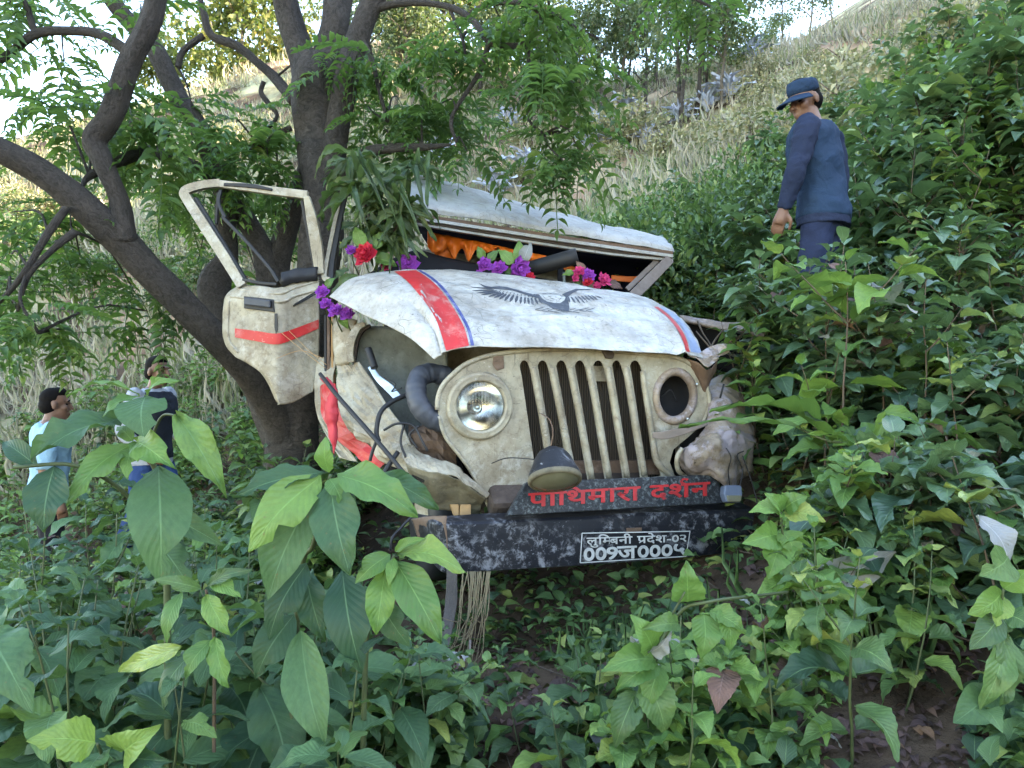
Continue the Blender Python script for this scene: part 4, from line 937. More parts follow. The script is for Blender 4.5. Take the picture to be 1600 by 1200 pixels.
for a in ([(1090, 502, 4.3), (1098, 520, 4.2), (1108, 535, 4.1), (1112, 545, 4.0)], [(1108, 548, 3.95), (1118, 530, 4.0), (1130, 515, 4.1)], [(1110, 544, 3.96), (1098, 530, 4.0), (1088, 518, 4.1)], [(1140, 535, 4.0), (1155, 525, 4.1), (1170, 521, 4.2)]): tube('twig_debris', pxt(a), [.006, .005, .004, .004][:len(a)], M['stem_brown'], J, 6, 12)

# near side: cowl, torn inner fender, hose, folded wing
sheet('cowl_panel', [[(520, 498, 3.98), (535, 494, 3.95), (558, 500, 3.93)], [(520, 530, 3.96), (535, 530, 3.93), (549, 530, 3.92)], [(524, 572, 3.96), (536, 570, 3.93), (546, 568, 3.92)]], M['cream'], J, 12, 16, .006, .008, 12, 1)
bar('arch_lip', [(570, 506, 3.88), (558, 512, 3.87), (549, 530, 3.86), (546, 550, 3.86), (549, 566, 3.86)], [7, 12, 13, 12, 9], .04, M['cream'], J, 18)
bar('arch_seal', [(578, 508, 3.90), (566, 516, 3.90), (557, 534, 3.90), (553, 566, 3.90)], [5, 6, 6, 5], .03, M['rustdark'], J, 14)
for x0, x1, m in ((506, 510, 'rubber'), (511, 516, 'rust'), (517, 521, 'plank')): bar('door_jamb', [(x0+2, 492, 4.02), (x0+2, 560, 4.0), (x0+4, 640, 3.98)], x1-x0, .05, M[m], J)
sheet('inner_fender', [[(556, 512, 4.0), (600, 510, 4.0), (650, 525, 4.0), (700, 540, 4.02)], [(552, 560, 4.0), (600, 570, 4.02), (650, 580, 4.02), (700, 590, 4.02)], [(560, 610, 3.98), (605, 625, 3.98), (655, 640, 3.98), (705, 645, 4.0)], [(590, 680, 3.9), (630, 700, 3.9), (670, 710, 3.92), (710, 715, 3.95)]], M['greygreen'], J, 30, 30, .006, .02, 6, 3)
sheet('wing_panel', [[(526, 571, 3.95), (542, 568, 3.93), (558, 566, 3.9)], [(526, 610, 3.86), (556, 606, 3.8), (581, 600, 3.76)], [(530, 646, 3.78), (570, 646, 3.69), (604, 636, 3.66)], [(546, 674, 3.7), (585, 682, 3.61), (626, 666, 3.56)], [(576, 698, 3.66), (605, 708, 3.54), (639, 697, 3.48)], [(600, 724, 3.6), (632, 738, 3.5), (662, 748, 3.42)]], M['cream'], J, 11, 20, .004, .028, 11, 9, crease=.02, facet=True)
sheet('red_band', [[(500, 600, 4.0), (512, 600, 3.96), (525, 600, 3.92)], [(504, 650, 3.9), (518, 648, 3.86), (531, 645, 3.8)], [(524, 682, 3.8), (536, 676, 3.76), (547, 672, 3.72)], [(556, 712, 3.7), (566, 704, 3.68), (577, 696, 3.68)], [(588, 738, 3.64), (595, 730, 3.63), (602, 722, 3.62)]], M['red'], J, 6, 16, .004, .012, 12, 5, crease=.01, facet=True)
sheet('side_panel', [[(498, 560, 4.05), (510, 558, 4.03), (525, 560, 4.0)], [(492, 610, 4.0), (508, 610, 3.98), (520, 610, 3.96)], [(500, 660, 3.95), (512, 665, 3.93), (525, 670, 3.9)], [(530, 715, 3.8), (545, 720, 3.78), (560, 722, 3.75)]], M['cream'], J, 7, 12, .004, .025, 10, 6, facet=True)
bar('wing_edge', [(558, 566, 3.88), (582, 600, 3.74), (604, 636, 3.64), (628, 668, 3.54), (640, 695, 3.46)], [6, 5, 5, 4, 4], .015, M['cream'], J, 22)
sheet('folded_wing', [[(634, 690, 3.52), (664, 710, 3.46), (700, 722, 3.43), (736, 746, 3.46), (764, 771, 3.50)], [(628, 706, 3.44), (660, 722, 3.38), (700, 731, 3.36), (736, 754, 3.40), (763, 775, 3.46)], [(634, 724, 3.38), (664, 734, 3.33), (702, 741, 3.33), (735, 760, 3.38), (761, 778, 3.45)]], M['cream'], J, 22, 7, .004, .016, 14, 2, crease=.01, facet=True)
sheet('wing_underside', [[(634, 726, 3.385), (664, 736, 3.335), (702, 743, 3.335), (735, 762, 3.385), (760, 779, 3.455)], [(648, 752, 3.42), (672, 762, 3.38), (705, 765, 3.40), (732, 776, 3.44), (752, 788, 3.5)], [(668, 785, 3.48), (685, 795, 3.46), (710, 800, 3.48), (732, 802, 3.52), (748, 805, 3.56)]], M['olive'], J, 34, 22, .004, .012, 10, 7)
WU = plane_map((640, 728, 3.36), (672, 735, 3.32), (665, 770, 3.40))
try: lettering('painted_letter', ['स'], ((650, 736), (668, 744), (663, 768), (646, 756)), WU, M['rubber'], J, .03, off=.03)
except Exception as ex: print(ex)
for q in ([(703, 788), (717, 788), (717, 806), (710, 806)], [(719, 788), (736, 788), (736, 808), (718, 806)]): prism('wood_block', q, plane_map((700, 800, 3.42), (740, 800, 3.44), (720, 780, 3.44)), .05, M['plank'], J)
hosep = pxt([(700, 590, 3.62), (675, 583, 3.58), (655, 590, 3.53), (650, 612, 3.48), (657, 636, 3.45), (675, 654, 3.46), (700, 664, 3.50)])
hn = 90; hp = cr([list(p) for p in hosep], hn); tube('air_hose', [Vector(p) for p in hp], [  .049+.0009*math.sin(i*1.1)+.006*noise.noise(Vector((i*.13, 0, 0))) for i in range(hn)], M['hose'], J, 18)
sheet('engine_block', [[(640, 668, 3.66), (680, 665, 3.64), (715, 672, 3.66)], [(645, 700, 3.56), (680, 695, 3.54), (712, 705, 3.56)], [(660, 740, 3.60), (690, 735, 3.58), (715, 742, 3.6)]], M['rust'], J, 10, 10, .02, .05, 13, 6, facet=True)
bar('steel_strip', [(578, 572, 3.80), (592, 592, 3.74), (608, 606, 3.68), (622, 622, 3.62)], [8, 11, 14, 12], .008, M['steel'], J, 10)
tube('rod', pxt([(500, 584, 3.70), (530, 622, 3.60), (590, 690, 3.42), (640, 750, 3.32)]), [.010, .011, .011, .010], M['rubber'], J, 8, 12)
tube('rod', pxt([(598, 742, 3.40), (612, 720, 3.42), (622, 706, 3.44)]), .012, M['rubber'], J, 8, 8)
for a, r_ in (([(640, 615, 3.6), (612, 628, 3.55), (594, 645, 3.5), (588, 675, 3.48), (592, 690, 3.47)], .012), ([(588, 690, 3.46), (582, 705, 3.45), (578, 720, 3.45)], .008), ([(600, 672, 3.42), (620, 662, 3.40), (645, 665, 3.42), (660, 690, 3.4), (668, 705, 3.4)], .006), ([(632, 660, 3.44), (626, 690, 3.42), (634, 715, 3.4)], .006), ([(655, 665, 3.42), (640, 680, 3.42), (652, 700, 3.42)], .006),
              ([(575, 545, 3.78), (580, 560, 3.76), (585, 575, 3.74)], .02), ([(600, 590, 3.7), (618, 600, 3.66), (612, 612, 3.66), (628, 606, 3.64)], .003), ([(645, 805, 3.3), (625, 826, 3.25), (613, 840, 3.2), (610, 860, 3.2)], .006)): tube('cable', pxt(a), r_, M['rubber'], J, 7, 20)
sheet('red_ribbon', [[(500, 592, 3.72), (506, 590, 3.72), (512, 590, 3.72)], [(516, 612, 3.68), (522, 612, 3.66), (528, 614, 3.66)], [(506, 640, 3.68), (516, 640, 3.64), (526, 636, 3.66)], [(512, 668, 3.68), (520, 668, 3.64), (528, 664, 3.66)], [(518, 700, 3.68), (520, 702, 3.66), (522, 710, 3.66)]], M['ribbon'], J, 8, 30, .003, .02, 14, 2)
sheet('firewall', [[(600, 430, 4.36), (800, 440, 4.46), (1035, 480, 4.62)], [(600, 600, 4.25), (800, 600, 4.4), (1060, 600, 4.5)], [(600, 760, 4.1), (800, 760, 4.2), (1080, 740, 4.3)]], M['dark'], J, 12, 12, .01)  # near-black colour stands in for the shade under the hood

# roof, header, pillars, cabin
roof = sheet('roof', [[(638, 329, 4.35), (740, 343, 4.50), (850, 361, 4.66), (960, 379, 4.85), (1055, 393, 5.0)], [(638, 314, 4.37), (740, 331, 4.52), (850, 351, 4.68), (960, 370, 4.87), (1052, 385, 5.02)], [(642, 292, 4.6), (740, 311, 4.75), (850, 338, 4.85), (960, 362, 5.0), (1046, 378, 5.14)],
 [(648, 276, 5.2), (737, 297, 5.25), (855, 331, 5.3), (962, 358, 5.35), (1037, 374, 5.4)], [(655, 282, 6.1), (740, 303, 6.1), (855, 336, 6.1), (962, 362, 6.0), (1030, 378, 5.9)], [(665, 330, 6.5), (740, 340, 6.5), (855, 360, 6.5), (962, 385, 6.4), (1020, 395, 6.2)]], M['roof'], J, 90, 70, .006, .016, 4, 5, crease=.03)
for k, (dy, w, m, yy) in enumerate(((335, 5, 'rust', 0), (340, 5, 'roof', -.01), (345, 5, 'rustdark', .01), (350, 4, 'roof', .02))):
    bar('drip_rail', [(638-(3 if k < 2 else -6), dy-2, 4.35+yy), (740, dy+14, 4.5+yy), (850, dy+31, 4.66+yy), (960, dy+47, 4.85+yy), (1052, dy+60-(k > 1)*4, 5.0+yy)], w, .04, M[m], J, 30, .002)
sheet('ceiling_lining', [[(650, 345, 4.5), (850, 378, 4.8), (1045, 405, 5.1)], [(655, 358, 4.9), (850, 395, 5.2), (1040, 415, 5.4)], [(665, 375, 5.3), (850, 420, 5.6), (1015, 440, 5.6)], [(690, 410, 5.4), (850, 450, 5.7), (1005, 470, 5.7)]], M['navy_cloth'], J, 20, 24, .01, .03, 4)
zz = []
for i in range(36):
    t = i/35; x = 668+t*186; top = 362+t*38; bot = (386+t*26)+(9 if i % 5 in (2, 3) else 0)+5*math.sin(i*1.7)-12*math.exp(-((t-.55)/.12)**2)
    zz.append([(x, top, 4.62+t*.15), (x, (top+bot)/2, 4.60+t*.15+.02*math.sin(i*2.1)), (x, bot, 4.62+t*.15+.03*math.sin(i*1.3))])
sheet('orange_valance', [list(r_) for r_ in zip(*zz)], M['orange'], J, 72, 10, .004, .01, 8)
sheet('orange_valance', [[(668, 372, 4.7), (690, 380, 4.72), (712, 388, 4.74)], [(680, 400, 4.72), (695, 402, 4.74), (708, 404, 4.76)], [(690, 425, 4.74), (700, 428, 4.76), (712, 428, 4.78)]], M['orange'], J, 14, 14, .004, .02, 9)
for a in ([(876, 415, 5.1), (892, 420, 5.12), (905, 424, 5.14)], [(955, 434, 5.3), (980, 436, 5.3), (1000, 436, 5.3)]): bar('orange_trim', a, 9, .01, M['orange'], J)
tube('rolled_blind', pxt([(828, 420, 4.6), (902, 400, 4.55)]), [.048, .050], M['rubber'], J, 16, 6)
bar('seat_post', [(876, 412, 4.8), (876, 446, 4.75)], 9, .04, M['dark'], J); bar('seat_post', [(881, 425, 4.78), (881, 446, 4.75)], 5, .02, M['greygreen'], J)
bar('windscreen_pillar', [(1048, 404, 4.97), (1020, 432, 4.85), (990, 462, 4.7)], [15, 17, 17], .05, M['wood'], J); bar('windscreen_pillar', [(1030, 404, 5.02), (1008, 425, 4.95), (980, 452, 4.8)], 8, .03, M['wood'], J)
bar('windscreen_pillar', [(534, 296, 4.15), (522, 350, 4.12), (511, 405, 4.08), (506, 432, 4.05), (514, 437, 4.04)], [5, 6, 6, 8, 8], .03, M['cream'], J, 20)
bar('window_rubber', [(540, 298, 4.16), (529, 350, 4.13), (519, 405, 4.09), (516, 436, 4.06)], 8, .02, M['rubber'], J, 14)
sheet('dashboard', [[(560, 440, 4.25), (640, 395, 4.5), (700, 405, 4.6), (860, 440, 4.6), (1000, 465, 4.7)], [(560, 450, 4.15), (640, 428, 4.3), (700, 432, 4.4), (860, 450, 4.5), (1000, 475, 4.6)]], M['dark'], J, 24, 6, .02)
# body tub behind the bonnet (mostly hidden), wheels
bk = Vector((-.17, .846, .503)); rt = Vector((.95, .31, 0)).normalized(); upv = rt.cross(bk).normalized()
tc = Vector((.10, 4.45, 1.62))
def boxm(name, c, a, b, d, mat):
    vs = [c+rt*(sx*a)+bk*(sy*b)+upv*(sz*d) for sx in (-1, 1) for sy in (0, 1) for sz in (-1, 1)]
    fs = [(0, 1, 3, 2), (4, 6, 7, 5), (0, 4, 5, 1), (2, 3, 7, 6), (0, 2, 6, 4), (1, 5, 7, 3)]
    o = addob(name, mesh(name, vs, fs, smooth=False), mat, J); b_ = o.modifiers.new('bevel', 'BEVEL'); b_.width = .03; b_.segments = 2; return o
boxm('body_tub', tc, .68, 1.5, .26, M['cream']); boxm('chassis', Vector((.30, 3.55, 1.0)), .42, 2.4, .06, M['rustdark'])
def wheel(c):
    w_ = empty('wheel', c); w_.parent = J; w_.location = c-JB; ax_ = rt
    lathe('tyre', [(.20, -.09), (.30, -.10), (.345, -.075), (.355, -.03), (.355, .03), (.345, .075), (.30, .10), (.20, .09)], c, ax_, M['rubber'], w_, sides=36)
    lathe('rim', [(.20, -.085), (.17, -.05), (.08, -.04), (.001, -.04)], c, ax_, M['cream'], w_, sides=28)
wheel(Vector((-.40, 3.95, .92))); wheel(Vector((.98, 4.42, 1.30)))

# the open door, folded along a crease
def DY(px, py): return float(np.interp(px, [347, 390, 433, 465, 498], [3.98, 3.925, 3.88, 3.955, 4.035]))
dg_ = [[(372, 445), (400, 446), (433, 449), (465, 437), (499, 431)], [(353, 462), (395, 467), (433, 470), (465, 460), (499, 454)], [(347, 500), (390, 505), (433, 508), (465, 500), (499, 490)], [(349, 533), (390, 540), (433, 543), (465, 538), (499, 525)], [(366, 557), (395, 566), (433, 575), (465, 570), (498, 560)], [(404, 578), (415, 590), (435, 602), (465, 600), (496, 592)], [(431, 628), (436, 630), (442, 632), (460, 628), (489, 612)]]
door = sheet('door', [[(x, y, DY(x, y)+(.05 if j == 0 else 0)+(.03 if i == 0 else 0)) for i, (x, y) in enumerate(r_)] for j, r_ in enumerate(dg_)], M['cream'], J, 56, 56, .022, .004, 8, 3, crease=.008)
door.modifiers[0].offset = 1
DYS = surf(np.array([v_.co for v_ in door.data.vertices]))
def dstrip(name, top, bot, mat, n=30, m=4, off=.022): return strip(name, top, bot, DYS, mat, door, 40, 8, .006, 0)
dstrip('red_stripe', [(367, 513), (400, 517), (433, 521), (464, 512), (498, 499)], [(367, 527), (400, 533), (433, 538), (464, 528), (498, 513)], M['red'])
for a in ([(374, 452), (433, 459), (460, 450), (498, 439)], [(360, 463), (433, 472), (462, 462), (498, 452)]): tube('door_moulding', [P(x, y, DYS(x, y)-.002) for x, y in a], .007, M['cream'], door, 8, 30)
tube('door_moulding', [P(x, y, DYS(x, y)-.002) for x, y in [(358, 470), (356, 500), (358, 532), (372, 550)]], .008, M['cream'], door, 8, 24)
DM = plane_map((380, 470, 3.935), (430, 474, 3.875), (400, 500, 3.91))
prism('handle_cup', [(383, 463), (429, 468), (430, 488), (383, 482)], DM, .01, M['rubber'], door, .012, .003)
prism('door_handle', [(386, 465), (427, 470), (427, 482), (386, 477)], DM, .014, M['hose'], door, .03, .006)
prism('crease_mark', [(431, 490), (435, 490), (436, 515), (433, 522), (431, 512)], DM, .004, M['rubber'], door, .012, 0)  # thin black sliver along the door crease
sheet('door_inner_bag', [[(440, 428, 3.95), (465, 422, 4.0), (495, 420, 4.05)], [(438, 438, 3.92), (465, 432, 3.98), (495, 430, 4.03)], [(440, 446, 3.94), (465, 440, 3.99), (495, 436, 4.05)]], M['rubber'], door, 14, 8, .03, .01, 14)
bar('window_frame', [(377, 446, 3.97), (350, 402, 3.99), (318, 352, 4.02), (290, 308, 4.04), (287, 300, 4.04), (294, 294, 4.04), (316, 288, 4.04), (343, 285, 4.03)], [15, 16, 16, 15, 14, 13, 12, 12], .035, M['cream'], door, 40)
bar('window_frame', [(340, 286, 4.03), (385, 292, 4.01), (430, 298, 4.0), (480, 304, 4.0)], [11, 12, 13, 13], .035, M['cream'], door, 16)
bar('window_frame', [(478, 306, 3.995), (486, 340, 4.01), (494, 385, 4.03), (499, 428, 4.04)], [9, 16, 18, 14], .035, M['cream'], door, 18)
bar('window_rubber', [(349, 288, 4.02), (390, 290, 4.0), (425, 296, 3.99)], [5, 7, 4], .02, M['rubber'], door, 10)
bar('window_rubber', [(304, 308, 4.05), (330, 350, 4.03), (362, 402, 4.0), (384, 440, 3.98)], 5, .03, M['rubber'], door, 12)
bar('window_rubber', [(471, 312, 4.02), (480, 360, 4.03), (492, 425, 4.05)], 5, .03, M['rubber'], door, 12)
bar('window_divider', [(346, 338, 4.02), (385, 378, 4.0), (420, 418, 3.96), (434, 440, 3.93)], 5, .02, M['rubber'], door, 16)
bar('window_divider', [(344, 296, 4.04), (341, 318, 4.03), (351, 340, 4.02)], 5, .02, M['rubber'], door, 10); bar('window_divider', [(340, 300, 4.06), (337, 350, 4.06)], 4, .02, M['rubber'], door)
bar('window_rubber', [(378, 436, 3.97), (405, 442, 3.95), (432, 444, 3.93)], 5, .03, M['rubber'], door, 10)
for a in ([(458, 478, 3.93), (478, 468, 3.96), (500, 455, 3.98)], [(460, 476, 3.93), (480, 464, 3.96), (500, 452, 3.98)]): tube('door_strap', pxt(a), .004, M['rubber'], door, 6, 10)
for a in ([(440, 520, 3.85), (470, 545, 3.82), (508, 575, 3.7)], [(452, 517, 3.86), (480, 545, 3.82), (510, 570, 3.7)], [(432, 560, 3.85), (470, 548, 3.8), (505, 560, 3.72)]): tube('dry_stalk', pxt(a), .0015, M['plank'], J, 4, 12)

# ------------------------------------------------------------------ cloth flowers tucked round the windscreen
def flower_mesh(mat, n=22):
    f = Fol(); V_, F_ = [], []
    me = None; vs, fs, uv = [], [], []
    for i in range(n):
        t = i/n; a = i*2.4; el = 1.35-1.5*t; d = Vector((math.cos(a)*math.cos(el), math.sin(a)*math.cos(el), math.sin(el)))
        v, q, u = leaf_geo('ovate', 5, 4, .5, -.25, i, .12); m = np.array(leaf_mat(d*.1, d, Vector((0, 0, 1))-d*.5, .35+.55*t, .42+.5*t)); b = len(vs)
        vs += [tuple(np.array(p)@m[:3, :3].T+m[:3, 3]) for p in v]; fs += [tuple(k+b for k in z) for z in q]
    me = mesh('petals', vs, fs); me.materials.append(M[mat]); return me
RPX = 1.25
FM = {k: flower_mesh('petal_'+k) for k in ('purple', 'red', 'pink')}
def flower(px, py, Y, rpx, col, label, nl=2):
    c = P(px, py, Y); e = empty('cloth_flower', c, label, 'flower', 'cloth flowers on the jeep')
    o = bpy.data.objects.new('petals', FM[col]); COL.objects.link(o); o.parent = e; s = px_r(rpx, Y)*1.15*RPX; o.scale = (s, s, s)
    d = Vector((random.gauss(0, .4), -1, .5+random.gauss(0, .3))); o.rotation_euler = d.to_track_quat('Z', 'Y').to_euler()
    for k in range(nl):
        a = random.random()*6.28; dd = Vector((math.cos(a), .15, math.sin(a)))
        leaf_ob(e, 'ovate', 'leaf_bright', leaf_mat(dd*s*.6+Vector((0, .03, 0)), dd, (0, -1, .4), s*1.5, s*.9))
    tube('flower_stem', [c, c+Vector((.0, .05, -.06)), c+Vector((.02, .10, -.12))], .004, M['stem'], e, 5, 6)
for a in ((570, 397, 4.05, 17, 'red', 'large red cloth rose left of the hood by the tree', 3), (549, 391, 4.08, 9, 'purple', 'small purple bud touching the large red rose', 2), (637, 412, 4.12, 15, 'purple', 'purple cloth flower above the top of the red hood stripe', 2), (603, 416, 4.12, 8, 'pink', 'small pink bud between the red rose and the red stripe', 1),
          (757, 413, 4.32, 11, 'purple', 'leftmost flower of the purple trio over the hood', 2), (779, 419, 4.32, 12, 'purple', 'middle flower of the purple trio over the hood', 3), (812, 420, 4.34, 16, 'purple', 'biggest flower of the purple trio over the hood', 3), (827, 432, 4.36, 8, 'red', 'small red flower below the biggest purple one', 0), (748, 427, 4.3, 6, 'purple', 'tiny purple bud under the trio over the hood', 0),
          (905, 424, 4.44, 9, 'pink', 'pink flower left of centre behind the eagle', 1), (919, 430, 4.44, 10, 'purple', 'lilac flower behind the right wing of the eagle', 1), (918, 441, 4.43, 8, 'red', 'small red flower behind the right wing of the eagle', 0), (944, 437, 4.46, 11, 'pink', 'bright pink flower rightmost behind the hood', 1), (899, 434, 4.43, 6, 'pink', 'small pink bud leftmost of the right bunch', 1), (933, 446, 4.45, 6, 'pink', 'tiny pink bud below the rightmost flower', 0),
          (503, 456, 3.9, 10, 'purple', 'purple flower beside the door hinge', 1), (509, 474, 3.88, 9, 'purple', 'purple flower hanging under the one at the door hinge', 1), (524, 485, 3.84, 11, 'purple', 'dark purple flower under the torn hood corner', 1), (541, 490, 3.84, 10, 'purple', 'purple flower squeezed beneath the hood edge', 0)): flower(*a)

# long-leaved branch fallen over the windscreen
lb = P(570, 420, 4.3); LBR = empty('fallen_branch', lb, 'fallen branch with long drooping leaves lying over the windscreen', 'branch')
tw = [[(600, 420, 4.35), (580, 350, 4.3), (560, 280, 4.35), (548, 245, 4.4)], [(590, 400, 4.35), (605, 330, 4.25), (625, 275, 4.2), (640, 262, 4.2)], [(575, 380, 4.3), (570, 320, 4.2), (562, 290, 4.15)], [(560, 440, 4.2), (535, 470, 4.1), (520, 455, 4.05)], [(590, 400, 4.3), (610, 370, 4.2), (625, 345, 4.15)]]
tubes('twig', [(pxt(a), [.011, .008, .005, .004][:len(a)], 14) for a in tw], M['stem_brown'], LBR)
def hleaf(parent, kind, mat, b, t, wpx, Yb, Yt=None, nrm=None, name='leaf'):
    """one traced leaf: base pixel, tip pixel, width in pixels"""
    Yt = Yb if Yt is None else Yt; B_, T = P(*b, Yb), P(*t, Yt); d = T-B_; n = Vector(nrm) if nrm else Vector((0, -.85, .55))+rv(.18)
    return leaf_ob(parent, kind, mat, Matrix.Translation(-Vector(parent.location))@leaf_mat(B_, d, n, d.length, px_r(wpx, (Yb+Yt)/2)), name)
random.seed(31)
for cx, cy, Y, n, l in ((548, 248, 4.35, 14, 72), (560, 290, 4.12, 16, 80), (585, 270, 4.3, 12, 70), (640, 264, 4.15, 16, 75), (625, 330, 4.15, 14, 70), (600, 320, 4.2, 14, 75), (570, 350, 4.2, 12, 65), (610, 370, 4.2, 12, 70), (640, 330, 4.2, 9, 60)):
    for k in range(n):
        a = random.uniform(-.5, 3.64); q = l*random.uniform(.65, 1.15); dx, dy = math.cos(a)*q*.75, math.sin(a)*q*.55+q*.42
        hleaf(LBR, 'lance', 'leaf_mango', (cx+random.gauss(0, 5), cy+random.gauss(0, 5)), (cx+dx, cy+dy), random.uniform(9, 13), Y+random.gauss(0, .05), Y+random.gauss(-.05, .12))
for b, t in (((588, 372), (628, 402)), ((592, 385), (640, 386)), ((555, 370), (530, 400)), ((600, 372), (625, 400)), ((550, 440), (515, 470)), ((560, 430), (530, 462)), ((545, 420), (520, 440))): hleaf(LBR, 'lance', 'leaf_mango', b, t, 13, 4.1)

# ------------------------------------------------------------------ people
FOLD = bpy.data.textures.new('cloth_folds', 'CLOUDS'); FOLD.noise_scale = .11; FOLD.noise_depth = 2
def fuse(name, parts, mat, parent, vox=.012, sm=4, folds=0):
    """overlapping closed forms fused into one continuous surface"""
    vs, fs = [], []
    for v, f in parts: b = len(vs); vs += [tuple(p) for p in v]; fs += [tuple(i+b for i in q) for q in f]
    me = mesh(name, vs, fs); bm = bmesh.new(); bm.from_mesh(me); bmesh.ops.recalc_face_normals(bm, faces=bm.faces); bm.to_mesh(me); bm.free()
    o = addob(name, me, mat, parent, False)
    r_ = o.modifiers.new('fuse', 'REMESH'); r_.mode = 'VOXEL'; r_.voxel_size = vox; r_.use_smooth_shade = True
    s = o.modifiers.new('smooth', 'SMOOTH'); s.iterations = sm; s.factor = .5
    if folds:
        d = o.modifiers.new('folds', 'DISPLACE'); d.texture = FOLD; d.strength = folds; d.mid_level = .5; d.texture_coords = 'GLOBAL'
    return o
def loft(rings, n=18):
    """rings: (x,y,z,rx,ry,yaw)"""
    vs, fs = [], []
    for x, y, z, rx, ry, *w in rings:
        w = w[0] if w else 0
        for k in range(n):
            a = 2*math.pi*k/n; p, q = rx*math.cos(a), ry*math.sin(a); vs.append((x+p*math.cos(w)-q*math.sin(w), y+p*math.sin(w)+q*math.cos(w), z))
    for j in range(len(rings)-1):
        for k in range(n): fs.append((j*n+k, j*n+(k+1) % n, (j+1)*n+(k+1) % n, (j+1)*n+k))
    fs += [tuple(reversed(range(n))), tuple(range((len(rings)-1)*n, len(rings)*n))]; return vs, fs
def limbg(pts, rad, n=None):
    v, f, u = tube_geo([Vector(p) for p in pts], rad, 14, n or len(pts)*4); return v, f
def ellip(c, r, m=None, n=14):
    vs, fs = [], []
    for j in range(n+1):
        th = math.pi*j/n
        for k in range(n):
            ph = 2*math.pi*k/n; p = Vector((r[0]*math.sin(th)*math.cos(ph), r[1]*math.sin(th)*math.sin(ph), r[2]*math.cos(th)))
            if m: p = m@p
            vs.append(Vector(c)+p)
    for j in range(n):
        for k in range(n): fs.append((j*n+k, j*n+(k+1) % n, (j+1)*n+(k+1) % n, (j+1)*n+k))
    return vs, fs
def hand(w, d, palm, side):
    """palm and five fingers; w wrist, d finger direction, palm normal, side = thumb side"""
    w, d, palm = Vector(w), Vector(d).normalized(), Vector(palm).normalized(); s = d.cross(palm).normalized()*side; g = []
    g.append(limbg([w-d*.02, w+d*.03, w+d*.07, w+d*.095], [.026, .034, .038, .030])); o = [limbg([w-d*.02+s*.0, w+d*.085+s*.018], [.024, .022]), limbg([w, w+d*.085-s*.018], [.024, .021])]
    g += o
    for k, (off, l) in enumerate(((.030, .072), (.010, .082), (-.010, .076), (-.029, .060))):
        b = w+d*.085+s*off; g.append(limbg([b, b+d*l*.45+palm*.008, b+d*l*.75+palm*.026, b+d*l*.9+palm*.046], [.0095, .009, .0085, .0075]))
    b = w+d*.03+s*.03; g.append(limbg([b, b+d*.025+s*.028, b+d*.055+s*.034+palm*.012, b+d*.078+s*.030+palm*.022], [.013, .012, .010, .008])); return g
